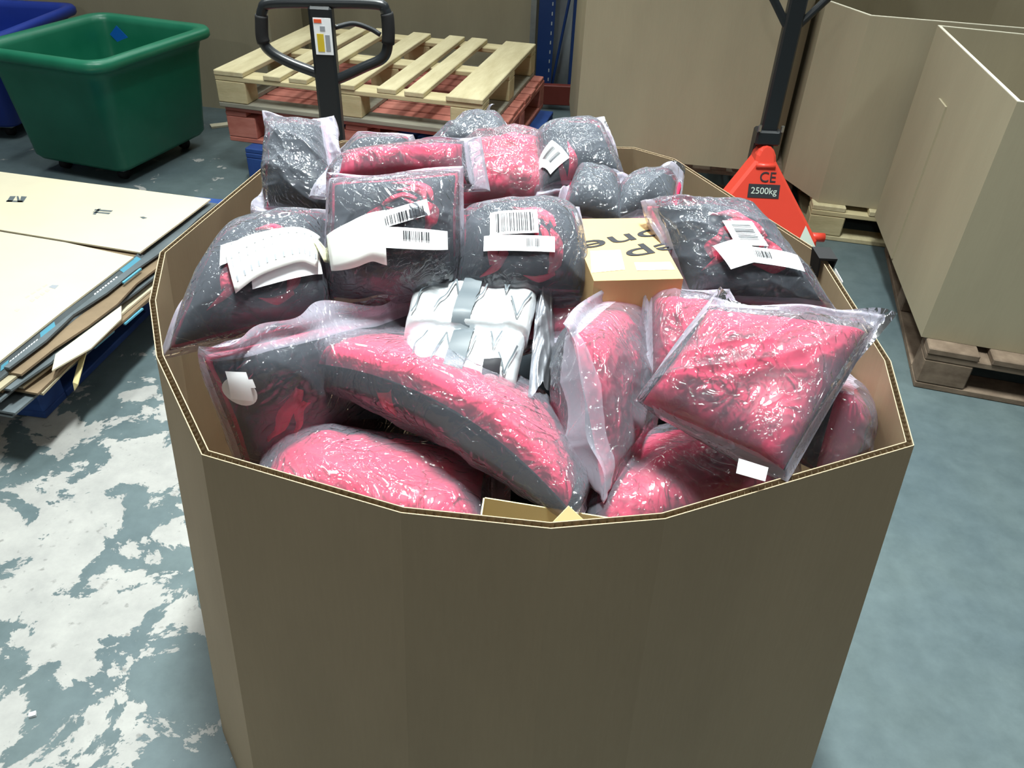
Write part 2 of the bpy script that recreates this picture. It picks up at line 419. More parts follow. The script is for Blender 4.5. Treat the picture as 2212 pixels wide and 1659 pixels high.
RIM = 0.84
rim_px = [(435, 982), (866, 1108), (1190, 1142), (1437, 1121), (1975, 962), (1925, 780), (1775, 545), (1458, 343),
          (1370, 318), (740, 303), (578, 352), (345, 545), (322, 650), (337, 770)]
top = [at(x, y, RIM)[:2] for x, y in rim_px]
ctr = np.array([0.0, 1.1])
bot = [ctr + (p - ctr) * np.array([1.13, 1.08]) for p in top]
fb = empty('pallet_box', (0, 1.1, 0), 'large open cardboard pallet box in front, heaped with bagged cushions', 'box')
octabin(fb, [p - ctr for p in top], 0.0, RIM, 0.009, M['kraft'], M['kraft_edge'], [p - ctr for p in bot], fluted=True)
inner0 = offset_poly([p - ctr for p in bot], 0.012)
MB().prism(inner0, 0.002, 0.012).build('base_sheet', M['kraft'], fb)

# ------------------------------------------------------------------ pallets
def pallet(name, loc, rz, label, wood, wx, bottom, layout=None, W=1.2, D=1.0, along='y', h=0.156, group=None, zoff=0.0):
    """front-left bottom corner at loc; boards on top run along y (depth) or x (width)"""
    r = empty(name, loc, label, 'pallet', group, rz)
    t = 0.021; bh = h - 3 * t
    if layout is None: layout = [(0, .115), (.194, .26), (.29, .36), (.46, .54), (.62, .69), (.72, .79), (.87, 1.0)]
    for (a, b) in layout:
        jit = rnd.uniform(-0.006, 0.006)
        if along == 'y': MB().box(((a + b) / 2 * W, D / 2 + jit, h - t / 2), ((b - a) * W, D, t), ch=0.003).build('deck_board', wood, r)
        else: MB().box((W / 2 + jit, (a + b) / 2 * D, h - t / 2), (W, (b - a) * D, t), ch=0.003).build('deck_board', wood, r)
    bw = 0.10
    pos = lambda L: (bw / 2, L / 2, L - bw / 2)
    if along == 'y':
        for y in pos(D): MB().box((W / 2, y, h - 1.5 * t), (W, bw, t), ch=0.003).build('stringer_board', wx, r)
    else:
        for x in pos(W): MB().box((x, D / 2, h - 1.5 * t), (bw, D, t), ch=0.003).build('stringer_board', wx, r)
    for x in (0.07, W / 2, W - 0.07):
        for y in pos(D):
            MB().box((x, y, t + bh / 2), (0.14, bw, bh), ch=0.004).build('block', wx, r)
    for y in (bw / 2, D - bw / 2): MB().box((W / 2, y, t / 2), (W, bw, t), ch=0.003).build('base_board', bottom, r)
    for x in (0.05, W / 2, W - 0.05): MB().box((x, D / 2, t / 2), (0.1, D - 2 * bw - 0.004, t), ch=0.003).build('base_board', bottom, r)
    return r

PA = math.radians(-12.2)
p3 = at(460, 150, .468); p2 = at(484, 228, .312); p1 = at(528, 320, .156)
pallet('pallet', (p3[0], p3[1], 0.312), PA, 'raw pine pallet on top of the pallet stack behind the black handle', M['wood'], M['wood_x'], M['wood_grey'])
pallet('pallet', (p2[0], p2[1], 0.156), PA, 'worn red painted pallet in the middle of the stack', M['red_wood'], M['red_wood'], M['red_wood'],
       [(k / 9 + .004, (k + 1) / 9 - .012) for k in range(9)], W=1.24, along='x')
pallet('pallet', (p1[0], p1[1], 0.0), PA, 'blue pallet at the bottom of the stack, under the red pallet', M['blue_wood'], M['blue_wood'], M['blue_wood'],
       W=1.2)

# bins on pallets at the right, big boxes behind
def poly_on(root_xy, pts): return [np.array(p, float) - np.array(root_xy) for p in pts]
nb = at(1996, 746, .145); nbr = at(2212, 783, .145)
fx = (nbr - nb)[:2]; fx /= np.linalg.norm(fx); fy = np.array([-fx[1], fx[0]])
na = math.atan2(fx[1], fx[0])
o2 = nb[:2]
A = at(2197, 221, .86)[:2]; Bk = at(2025, 56, .86)[:2]
near = empty('pallet_box', (A[0], A[1], 0.148), 'empty brown cardboard pallet box on a dark pallet at the right edge', 'box')
pts = [A, A + fx * .95, A + fx * 1.1 + fy * .2, A + fx * 1.1 + fy * .72, Bk + fx * .75 - fy * .03, Bk]
octabin(near, poly_on(A, pts), 0.0, 0.715, 0.010, M['kraft_far'], M['lit_edge'])
MB().prism(offset_poly(poly_on(A, pts), .012), 0.001, 0.01).build('base_sheet', M['kraft_far'], near)
sd = (Bk - A) / np.linalg.norm(Bk - A)
g0 = sd * .52
MB().prism([g0, g0 + sd * .10, g0 + sd * .10 + np.array([-.006, .001]), g0 + np.array([-.006, .001])], .01, .55).build('glue_flap', M['kraft_far'], near)
pallet('pallet', (nb[0] + .01, nb[1] - .015, 0), na, 'dark worn pallet under the pallet box at the right edge', M['wood_dark'], M['wood_dark'], M['wood_dark'],
       [(0, .12), (.15, .25), (.29, .39), (.45, .55), (.61, .71), (.75, .85), (.88, 1)], W=1.2, D=1.0, h=0.147)

fbn = at(1768, 455, .147); fr_ = at(1880, 35, .86)[:2]; frr = at(2205, 62, .86)[:2]
gx = (frr - fr_) / np.linalg.norm(frr - fr_); gy = np.array([-gx[1], gx[0]])
ga = math.atan2(gx[1], gx[0])
far = empty('pallet_box', (fr_[0], fr_[1], 0.148), 'empty brown pallet box on a pale pallet behind the red jack', 'box')
pts = [fr_, fr_ + gx * .52, fr_ + gx * .82 + gy * .12, fr_ + gx * .95 + gy * .35, fr_ + gx * .95 + gy * .8, fr_ + gx * .7 + gy * 1.0,
       fr_ + gx * .15 + gy * 1.0, fr_ - gx * .12 + gy * .75, fr_ - gx * .13 + gy * .24]
octabin(far, poly_on(fr_, pts), 0.0, 0.715, 0.010, M['kraft_far'], M['lit_edge'])
MB().prism(offset_poly(poly_on(fr_, pts), .012), 0.001, 0.01).build('base_sheet', M['kraft_far'], far)
q = fr_ - gx * .02 - gy * .03
pallet('pallet', (q[0], q[1], 0), ga, 'pale pine pallet under the pallet box behind the red jack', M['wood'], M['wood_x'], M['wood'], W=1.15, D=1.0, h=0.147)

def crate(loc, pts, z1, label, name='carton'):
    r = empty(name, (loc[0], loc[1], loc[2]), label, 'box')
    octabin(r, poly_on(loc[:2], pts), 0.0, z1, 0.010, M['kraft_far'], M['lit_edge'])
    return r
b0 = at(1252, 200, Y=3.55); 
pts = [(.235, 3.55), (1.04, 3.44), (1.17, 3.56), (1.28, 4.3), (1.10, 4.5), (.36, 4.5), (.24, 4.35)]
crate((.235, 3.55, 0.148), pts, 1.35, 'tall brown cardboard pallet box behind the red pallet jack handle', 'pallet_box')
pallet('pallet', (.24, 3.57, 0), math.radians(-7.5), 'pallet under the tall brown pallet box behind the red jack', M['wood_dark'], M['wood_dark'], M['wood_dark'], W=1.0, D=.9, h=.147)
pts = [(-1.50, 5.10), (-.75, 4.98), (.03, 4.80), (.10, 4.95), (.10, 5.9), (-1.40, 5.9)]
crate((-1.50, 5.10, 0.0), pts, 1.3, 'wide brown carton standing behind the stacked pallets')
pts = [(-2.75, 4.62), (-1.34, 4.36), (-1.30, 4.85), (-2.75, 5.0)]
crate((-2.75, 4.62, 0.0), pts, 1.3, 'brown carton behind the green tub, left of the wide carton')

# ------------------------------------------------------------------ pallet jacks
def jack(loc, loop, junction, label, z_top, post_w=0.056, with_sticker=True, cone_rot=0.0):
    """hand pallet truck, handle plane facing the camera; loop: (x, z) points of the handle ring relative to the post axis"""
    r = empty('pallet_jack', loc, label, 'pallet jack')
    MB().box((0, 0, (0.52 + z_top) / 2), (post_w, 0.035, z_top - 0.52), ch=0.006).build('handle_post', M['black_metal'], r)
    path = smooth_path([(x, 0.0, z) for x, z in loop], 6)
    MB().tube(path, 0.0125, 12).build('handle_loop', M['black_metal'], r, True)
    for sg in (0, 1):
        k = len(path); seg = path[int(k * .24):int(k * .36)] if sg == 0 else path[int(k * .64):int(k * .76)]
        MB().tube(seg, 0.0155, 12).build('grip', M['rubber'], r, True)
    lev = smooth_path([(0.02, .03, junction + .105), (0.06, .06, junction + .11), (0.10, .07, junction + .098), (.125, .07, junction + .085)], 5)
    MB().tube(lev, 0.006, 8).build('control_lever', M['black_metal'], r, True)
    # hinge and bolts
    MB().box((0, 0.0, .545), (0.085, .06, .05), ch=.006).box((0, .03, .475), (.07, .05, .12), ch=.006).build('hinge_block', M['black_metal'], r)
    for sx in (-1, 1): MB().tube([(sx * .038, -.03, .57), (sx * .038, -.03, .59)], .006, 8).build('bolt', M['steel'], r)
    # pump cover: a tall triangular shell with a rounded nose
    w0, w1, zb, zt, d = 0.215, 0.036, .20, .475, .07
    v = []; f = []
    prof = [(-w0, zb), (-w0, zb + .03), (-w1, zt)]
    n = 8
    prof += [(-w1 * math.cos(math.pi * k / n), zt + w1 * 1.3 * math.sin(math.pi * k / n)) for k in range(1, n)]
    prof += [(w1, zt), (w0, zb + .03), (w0, zb)]
    y0 = lambda z: -.06 - .10 * (1 - (z - zb) / (zt - zb))
    m = len(prof)
    for (dy, ins) in ((0.012, 0), (0, .010), (d, 0)):
        for x, z in prof:
            kx = 1 - ins / max(.03, abs(x)) if ins else 1
            v.append((x * kx, y0(z) + dy, z))
    for b in range(2):
        a0, a1 = ((m, 0), (0, 2 * m))[b]
        for k in range(m):
            j = (k + 1) % m; f.append((a0 + k, a0 + j, a1 + j, a1 + k))
    f.append(tuple(range(m, 2 * m))); f.append(tuple(range(2 * m, 3 * m))[::-1])
    cv = mesh_obj('pump_cover', v, f, M['jack_red'], r)
    MB().tube([(w1 * -.9, y0(zt) - .004, zt - .012), (w1 * .9, y0(zt) - .004, zt - .012)], .009, 10).build('nose_ridge', M['jack_red'], cv, True)
    def face(z): return np.array([0, y0(z) - .0012, z])
    upv = np.array([0, y0(zt) - y0(zb), zt - zb]); upv /= np.linalg.norm(upv)
    c2 = face(.428)
    text_obj('marking', 'CE', M['ink'], frame(c2 + np.array([.012, 0, 0]), (1, 0, 0), upv), .048, cv, depth=.0012)
    c3 = face(.385) + np.array([.004, 0, 0])
    R = np.stack([np.array([1, 0, 0]), upv, np.cross([1, 0, 0], upv)], axis=1)
    pl = MB().box(c3, (.108, .046, .001), R); pl = pl.build('capacity_plate', M['ink'], cv)
    text_obj('marking', '2500kg', M['sticker_grey'], frame(c3 + R[:, 2] * .0010, (1, 0, 0), upv), .031, cv)
    cs = face(.235) + np.array([.17, 0, 0])
    MB().add([cs + R @ np.array(q) for q in ((-.03, -.03, .001), (.045, -.03, .001), (-.005, .05, .001))], [(0, 1, 2)]).build('sticker', M['sticker_grey'], cv)
    MB().tube([(w0 - .03, -.12, .235), (w0 + .03, -.12, .235)], .016, 12).build('axle_stub', M['jack_red'], r, True)
    for sx in (-1, 1):
        MB().tube([(sx * .05 - .025, -.02, .085), (sx * .05 + .025, -.02, .085)], .085, 20).build('steer_wheel', M['rubber'], r, True)
        MB().box((sx * .235, .60, .072), (.10, 1.14, .040), ch=.006).build('fork', M['jack_red'], r)
        MB().tube([(sx * .235 - .03, 1.05, .037), (sx * .235 + .03, 1.05, .037)], .036, 14).build('fork_roller', M['rubber'], r, True)
    MB().box((0, .08, .12), (.30, .14, .14), ch=.01).box((0, .02, .22), (.2, .1, .16), ch=.01).build('pump_body', M['jack_red'], r)
    if with_sticker:
        zc = z_top - .065
        st = MB().box((.004, -.0182, zc), (.042, .001, .082)).build('warning_sticker', M['label'], r)
        MB().box((-.006, -.0190, zc + .034), (.018, .0006, .008)).build('orange_mark', M['sticker_red'], st)
        MB().box((-.003, -.0190, zc - .014), (.016, .0006, .040)).build('yellow_mark', M['sticker_yellow'], st)
        MB().box((.014, -.0190, zc - .014), (.011, .0006, .036)).box((.004, -.0190, zc + .018), (.012, .0006, .01)).build('grey_mark', M['grey_ink'], st)
    return r

JL = np.array([-.489, 2.0])
lp = [(706, 170), (693, 161), (628, 136), (585, 112), (568, 87), (565, 47), (567, 22), (585, 7), (690, 6), (812, 9), (832, 22), (838, 47), (838, 94), (827, 125), (787, 145), (737, 168), (706, 178)]
ring = []
for (x, y) in lp:
    w = at(x, y, Y=2.0); ring.append((w[0] - JL[0], w[2]))
jack((JL[0], JL[1], 0), ring, .87, 'black handled pallet jack standing in front of the stacked wooden pallets', 1.03)
JR = np.array([.833, 2.70])
zj = float(at(1712, 62, Y=2.7)[2])
ring = [(-.012, zj), (-.07, zj + .075), (-.13, zj + .15), (-.155, zj + .20), (-.15, zj + .25), (-.11, zj + .275), (0, zj + .28),
        (.11, zj + .275), (.15, zj + .25), (.155, zj + .20), (.13, zj + .14), (.08, zj + .08), (.012, zj)]
jack((JR[0], JR[1], 0), ring, zj + .10, 'red pallet jack with black handle beside the pale pallet at right', zj + .28, with_sticker=False)

# ------------------------------------------------------------------ plastic tubs
def rrect(w, d, r, n=6):
    P = []
    for (cx, cy, a0) in ((w / 2 - r, d / 2 - r, 0), (-w / 2 + r, d / 2 - r, 90), (-w / 2 + r, -d / 2 + r, 180), (w / 2 - r, -d / 2 + r, 270)):
        for k in range(n + 1):
            a = math.radians(a0 + 90 * k / n); P.append((cx + r * math.cos(a), cy + r * math.sin(a)))
    return P

def tub(loc, rz, W, D, H, m, label, tape=False):
    r = empty('plastic_tub', loc, label, 'tub', None, rz)
    z0 = .065
    prof = [(-.12, z0), (-.095, z0 + .0), (-.08, z0 + .02), (-.045, H - .10), (-.040, H - .085), (-.03, H - .045), (.0, H - .043), (.006, H - .034), (.006, H - .012), (-.002, H), (-.03, H + .002),
            (-.05, H - .006), (-.056, H - .03), (-.065, H - .10), (-.10, z0 + .02), (-.12, z0 + .012)]
    v = []; f = []; n = 28
    for (o, z) in prof:
        P = rrect(W + 2 * o, D + 2 * o, max(.02, .085 + o * .4)); v += [(x, y, z) for x, y in P]
    for k in range(len(prof) - 1):
        for i in range(n): f.append((k * n + i, k * n + (i + 1) % n, (k + 1) * n + (i + 1) % n, (k + 1) * n + i))
    f.append(tuple(range(n))[::-1]); f.append(tuple(range((len(prof) - 1) * n, len(prof) * n)))
    b = mesh_obj('tub_body', v, f, m, r, True)
    for x in (-1, 1):
        for y in (-1, 1):
            c = MB().box((x * (W / 2 - .17), y * (D / 2 - .17), .055), (.07, .07, .02), ch=.004).build('castor_bracket', M['galv'], r)
            MB().tube([(x * (W / 2 - .17) - .015, y * (D / 2 - .17), .025), (x * (W / 2 - .17) + .015, y * (D / 2 - .17), .025)], .025, 16).build('castor_wheel', M['rubber'], c, True)
    if tape:
        zt_ = H - .085
        c = np.array([-W / 2 + .155, D / 2 - .0665, zt_]); s_ = .034
        e1 = np.array([.75, 0, .66]); e2 = np.array([-.66, -.16 * .75, .75])
        q = [c + s_ * (a * e1 + b_ * e2) for a, b_ in ((-1, -1), (1, -1), (1, 1), (-1, 1))]
        MB().add(q + [p + np.array([0, -.001, 0]) for p in q], [(0, 1, 2, 3), (7, 6, 5, 4), (0, 4, 5, 1), (1, 5, 6, 2), (2, 6, 7, 3), (3, 7, 4, 0)]).build('tape_patch', M['blue_tape'], r)
    return r
g_fr = np.array([-1.68, 3.17]); g_br = np.array([-1.46, 3.91])
ey = (g_br - g_fr); ey /= np.linalg.norm(ey); ex = np.array([ey[1], -ey[0]])
gW, gD = .66, .77
gc = (g_fr + g_br) / 2 - ex * gW / 2
tub((gc[0], gc[1], 0), math.atan2(ex[1], ex[0]), gW, gD, .55, M['green'], 'green plastic tub with a blue tape patch inside', True)
bc = np.array([-2.72, 4.10])
tub((bc[0], bc[1], 0), -.03, gW, .8, .50, M['blue'], 'blue plastic tub half out of frame behind the green tub')

# ------------------------------------------------------------------ flattened cartons on a blue pallet
bp0 = at(100, 905, 0.0)[:2]
pd = np.array([.115, .993]); px_ = np.array([.993, -.115]); pa = math.atan2(px_[1], px_[0])
bl = bp0 - px_ * 1.0
pallet('pallet', (bl[0], bl[1], 0), pa, 'blue pallet under the pile of flattened cartons at the left', M['blue_wood'], M['blue_wood'], M['blue_wood'], W=1.0, D=1.2, h=.146)
SZ = .285
cA, cB = at(455, 430, SZ)[:2], at(0, 775, SZ)[:2]
sd_ = (cA - cB) / np.linalg.norm(cA - cB); sx_ = np.array([sd_[1], -sd_[0]])
def sheet(z, r0, r1, y0, y1, mats, label, group=None, left=.95, th=.006, jag=0.0):
    """a flattened carton lying in the pile: outline in pile coordinates (across sx_, along sd_)"""
    o = cB
    e = empty('flattened_carton', (o[0], o[1], z), label, 'carton', group)
    n = 9; pts = []
    for k in range(n):
        t = k / (n - 1); p = sx_ * (r0 + (r1 - r0) * t + rnd.uniform(-jag, jag)) + sd_ * (y0 + (y1 - y0) * t); pts.append(p)
    pts += [sx_ * -left + sd_ * y1, sx_ * -left + sd_ * y0]
    MB().prism(pts, -th, 0).build('board', mats, e)
    return e
ORD = 'one two three four five six seven eight nine ten eleven twelve thirteen fourteen fifteen'.split()
for k in range(15):
    z = SZ - .012 - k * .0082
    m = ('board_brown', 'slate', 'cream', 'board_brown', 'kraft_far', 'slate')[k % 6]
    a = rnd.uniform(-.02, .045) + .0035 * min(k, 8); b = a + rnd.uniform(-.04, .04)
    e = sheet(z, a, b, -.03 + rnd.uniform(-.05, .04), (cA - cB).dot(sd_) + rnd.uniform(-.09, .02), M[m],
          '%s flattened carton, layer %s below the top sheet of the pile' % ({'board_brown': 'brown', 'kraft_far': 'tan'}.get(m, m), ORD[k]), 'flattened cartons in the pile', th=.0062, jag=.012)
    if k % 3 == 1:
        t = rnd.uniform(.15, .7); p = sx_ * (a + (b - a) * t + .012) + sd_ * (t * .95)
        MB().box((p[0], p[1], -.003), (.006, .09, .005), rotz(math.atan2(sd_[1], sd_[0]) - math.pi / 2)).build('cyan_print', M['cyan'], e)
# top sheet with its slit
ts = empty('flattened_carton', (cA[0], cA[1], SZ), 'large cream flattened carton on top of the pile, with small black prints', 'carton')
def rel(P, o, z=0): return [(p[0] - o[0], p[1] - o[1]) for p in P]
back = [at(x, y, SZ)[:2] for x, y in ((455, 430), (200, 397), (-60, 363), (-160, 470), (140, 519), (302, 545), (380, 487))]
front = [at(x, y, SZ)[:2] for x, y in ((140, 521), (-160, 472), (-260, 800), (-20, 792), (140, 665), (288, 553))]
MB().prism(rel(back, cA)[::-1], -.005, 0).build('flap', M['cream'], ts)
MB().prism(rel(front, cA)[::-1], -.0085, -.0035).build('flap', M['cream'], ts)
def print_mark(quads, z, m, name):
    q = MB()
    for Q in quads:
        P = [at(x, y, SZ)[:2] - cA for x, y in Q]
        q.add([(p[0], p[1], z) for p in P] + [(p[0], p[1], z - .0006) for p in P], [(3, 2, 1, 0), (4, 5, 6, 7)] + [(i, (i + 1) % 4, 4 + (i + 1) % 4, 4 + i) for i in range(4)])
    q.build(name, m, ts)
print_mark([((22, 424), (34, 424), (26, 436), (14, 436)), ((36, 424), (40, 424), (44, 437), (38, 437)), ((46, 424), (58, 425), (50, 437), (42, 437)), ((14, 433), (50, 434), (48, 437), (13, 436))], .0006, M['slate'], 'black_print')
print_mark([((206, 452), (244, 455), (240, 458), (203, 455)), ((203, 457), (239, 460), (235, 463), (200, 459)), ((212, 451), (218, 451), (206, 464), (200, 463))], .0006, M['slate'], 'black_print')
print_mark([((302, 469), (310, 468), (318, 471), (309, 473))], .0006, M['slate'], 'black_print')
print_mark([((104, 618), (112, 613), (126, 614), (118, 622)), ], -.003, M['grey_ink'], 'grey_print')
faint = mat('faint_print', (0.56, 0.50, 0.37), .8, .2)
print_mark([((30 + k * 11, 668 - k * 7), (35 + k * 11, 664 - k * 7), (41 + k * 11, 666 - k * 7), (36 + k * 11, 671 - k * 7)) for k in (0, 3, 4, 5, 6)], -.003, faint, 'faint_print')
print_mark([((52 + k * 13, 640 - k * 8), (60 + k * 13, 635 - k * 8), (63 + k * 13, 637 - k * 8), (55 + k * 13, 642 - k * 8)) for k in range(4)], -.003, faint, 'faint_print')
# the slate printed side flap hanging along the right edge
SF = [at(x, y, SZ - .006) for x, y in ((300, 546), (200, 622), (100, 700), (0, 780))]
SG = [at(x, y, SZ - .036) for x, y in ((326, 560), (222, 642), (106, 735), (-6, 822))]
sf = empty('flattened_carton', (SF[0][0], SF[0][1], 0.249), 'slate blue printed carton edge sticking out under the cream top sheet', 'carton')
o = np.array([SF[0][0], SF[0][1], 0.249])
v = []; f = []
for k in range(4):
    inn = SF[k] - np.array([.25, 0, .0]); v += [SF[k] - o, SG[k] - o, SG[k] - o + np.array([0, 0, -.006]), SF[k] - o + np.array([0, 0, -.006])]
    if k: b0_ = 4 * k; f += [(b0_ - 4 + i, b0_ - 4 + (i + 1) % 4, b0_ + (i + 1) % 4, b0_ + i) for i in range(4)]
f += [(0, 3, 2, 1), (12, 13, 14, 15)]
mesh_obj('board', v, f, M['slate'], sf)
def on_flap(t, s):
    k = min(2, int(t * 3)); u = t * 3 - k
    a = SF[k] + (SF[k + 1] - SF[k]) * u; b_ = SG[k] + (SG[k + 1] - SG[k]) * u
    n = np.cross(SF[k + 1] - SF[k], b_ - a); n /= np.linalg.norm(n); n *= np.sign(n[2])
    return a + (b_ - a) * s - o + n * .0012
def flap_patch(t0, t1, s0, s1, m, name):
    q = MB(); P = [on_flap(t0, s0), on_flap(t1, s0), on_flap(t1, s1), on_flap(t0, s1)]
    q.add(P, [(0, 1, 2, 3)]); q.build(name, m, sf)
flap_patch(.03, .16, .12, .55, M['cyan'], 'cyan_print'); flap_patch(.62, .72, .2, .6, M['cyan'], 'cyan_print'); flap_patch(.94, .99, .3, .6, M['cyan'], 'cyan_print')
for t in np.arange(.20, .36, .018): flap_patch(t, t + .012, .40, .62, M['label'], 'lettering')
for t in np.arange(.74, .92, .018): flap_patch(t, t + .013, .42, .68, M['label'], 'lettering')
# buckled cream board and the folded wedge under it
wv = [at(262, 660, .242), at(120, 765, .242), at(112, 800, .225), at(196, 752, .22), at(262, 688, .228)]
def solid_sheet(name, pts, th, m, parent=None, org=(0, 0, 0)):
    P = [np.array(p) - np.array(org) for p in pts]; n = len(P)
    return mesh_obj(name, P + [p - np.array([0, 0, th]) for p in P], [tuple(range(n)), tuple(range(n, 2 * n))[::-1]] + [(i, n + i, n + (i + 1) % n, (i + 1) % n) for i in range(n)], m, parent)
tag(solid_sheet('buckled_board', wv, .004, M['cream']), 'buckled cream board end bulging out of the carton pile', 'board')
wg = [at(178, 748, .20), at(160, 842, .13), at(188, 754, .20)]
wg = [wg[0], at(157, 826, .15), wg[1], at(168, 830, .15), wg[2]]
tag(solid_sheet('folded_strip', wg, .004, M['cream_yellow']), 'narrow yellowish card strip hanging down from the carton pile', 'strip')

# ------------------------------------------------------------------ racking and goods at the back
RY = 4.72
ra = empty('rack_frame', (.17, RY, 0), 'blue pallet racking frame with punched uprights behind the pallets', 'rack')
for (xa, xb, nm) in ((.055, .145, 'upright'), (.245, .30, 'upright')):
    cx = (xa + xb) / 2 - .17
    u = MB().box((cx, 0, 1.35), (xb - xa, .004, 2.5)).box((cx - (xb - xa) / 2 + .002, .03, 1.35), (.004, .06, 2.5)).box((cx + (xb - xa) / 2 - .002, .03, 1.35), (.004, .06, 2.5)).build(nm, M['rack_blue'], ra)
    q = MB()
    for k in range(12): MB().box((cx + (xb - xa) * .32, -.0025, .16 + k * .05), (.006, .002, .018)).build('punched_slot', M['pale'], u)
MB().tube([(-.02, .02, .10), (.06, .02, .66)], .008, 8).tube([(.06, .02, .66), (-.02, .02, 1.2)], .008, 8).build('brace', M['rack_blue'], ra)
MB().box((-.145, .0, 1.3), (.03, .03, 2.4)).build('steel_edge', M['galv'], ra)
tag(MB().box((.27, RY - .03, .085), (.52, .05, .11), ch=.004).build('floor_beam', M['rack_red']), 'dark red steel floor beam at the foot of the blue racking', 'beam')
bag_v = MB()
pr = [(.0, .0), (.05, .02), (.06, .3), (.05, .55), (.055, .9), (.03, 1.1)]
v = []; f = []
for k, (r_, z) in enumerate(pr):
    for i in range(12):
        a = 2 * math.pi * i / 12; rr = max(.004, r_) * (1 + .12 * math.sin(3 * a + 5 * z)); v.append((rr * 1.3 * math.cos(a), rr * math.sin(a), z))
    if k: f += [((k - 1) * 12 + i, (k - 1) * 12 + (i + 1) % 12, k * 12 + (i + 1) % 12, k * 12 + i) for i in range(12)]
sk = mesh_obj('wrapped_roll', v, f, M['pale'], None, True); sk.location = (.205, RY + .18, .0)
tag(sk, 'pale wrapped roll standing between the blue uprights', 'roll')

sh = empty('shelf_unit', (1.62, 4.75, 0), 'dark shelf unit seen through the gap between the brown boxes', 'shelf')
for z in (.16, .235, .52): MB().box((0, .15, z), (.9, .32, .018)).build('shelf_board', M['pale'] if z > .2 and z < .3 else M['galv'], sh)
for x in (-.45, .45): MB().box((x, .15, .42), (.02, .32, .84)).build('side_panel', M['dark'], sh)
MB().box((0, .31, .42), (.9, .012, .84)).build('back_panel', M['dark'], sh)
pc = empty('parcel', (1.56, 4.80, .245), 'pale parcel with a pink mark on the dark shelf', 'parcel')
MB().box((0, .08, .085), (.5, .16, .165), ch=.004).build('carton', M['pale'], pc)
MB().box((.045, -.0012, .11), (.06, .001, .055)).build('pink_mark', M['pink_print'], pc)
cb = smooth_path([(1.555, 4.74, .50), (1.56, 4.735, .40), (1.545, 4.735, .33), (1.55, 4.735, .245)], 6)
tag(MB().tube(cb, .004, 6).build('cable', M['rubber'], None, True), 'thin black cable hanging in front of the pale parcel', 'cable')
# scraps
s1 = at(485, 272, 0.0); tag(MB().box((s1[0], s1[1], .006), (.14, .05, .010), rotz(.5)).build('cardboard_scrap', M['cream']), 'small pale cardboard strip on the floor by the red pallet', 'scrap')
s2 = at(72, 1546, 0.0); tag(MB().box((s2[0], s2[1], .004), (.012, .009, .006), rotz(.4)).build('paper_scrap', M['label']), 'tiny white paper scrap on the worn floor at lower left', 'scrap')

# ------------------------------------------------------------------ bagged cushions
def tri_grid(nu, nv):
    f = []
    for i in range(nv):
        for j in range(nu):
            a = i * (nu + 1) + j; f.append((a, a + 1, a + nu + 2, a + nu + 1))
    return f

def crinkle(x, y, seed, lam=0.10, fine=1.0):
    """creased-film relief in 0..1: sparse sharp folds that start and die out, plus small crumple in places"""
    rg = np.random.RandomState(seed); tot = np.zeros_like(x)
    for (lm, amp, cnt, sharp) in ((lam, 1.0, 5, 3.0), (lam * .42, .16 * fine, 4, 2.5), (lam * .17, .05 * fine, 4, 2.5)):
        for k in range(cnt):
            a = rg.uniform(0, math.pi); fq = rg.uniform(.6, 1.5) / lm; ph = rg.uniform(0, 6)
            wx = .7 * np.sin(1.6 / lm * (x * math.cos(a + 1.3) + y * math.sin(a + 1.3)) + rg.uniform(0, 6))
            g = 1 - np.abs(np.sin(math.pi * .5 * fq * (x * math.cos(a) + y * math.sin(a)) + ph + wx))
            b_ = rg.uniform(0, 6.28); mk = np.clip(.5 + .9 * np.sin(2.4 / lm * (x * math.cos(b_) + y * math.sin(b_)) + rg.uniform(0, 6)) , 0, 1)
            tot += amp * g ** sharp * mk
    return np.clip(tot / 1.7, 0, 1.5)

def lownoise(x, y, seed, lam):
    rg = np.random.RandomState(seed); t = np.zeros_like(x)
    for k in range(6):
        a = rg.uniform(0, 6.28); fq = rg.uniform(.5, 1.4) * 6.28 / lam
        t += np.sin(fq * (x * math.cos(a) + y * math.sin(a)) + rg.uniform(0, 6.28))
    return t / 3.0

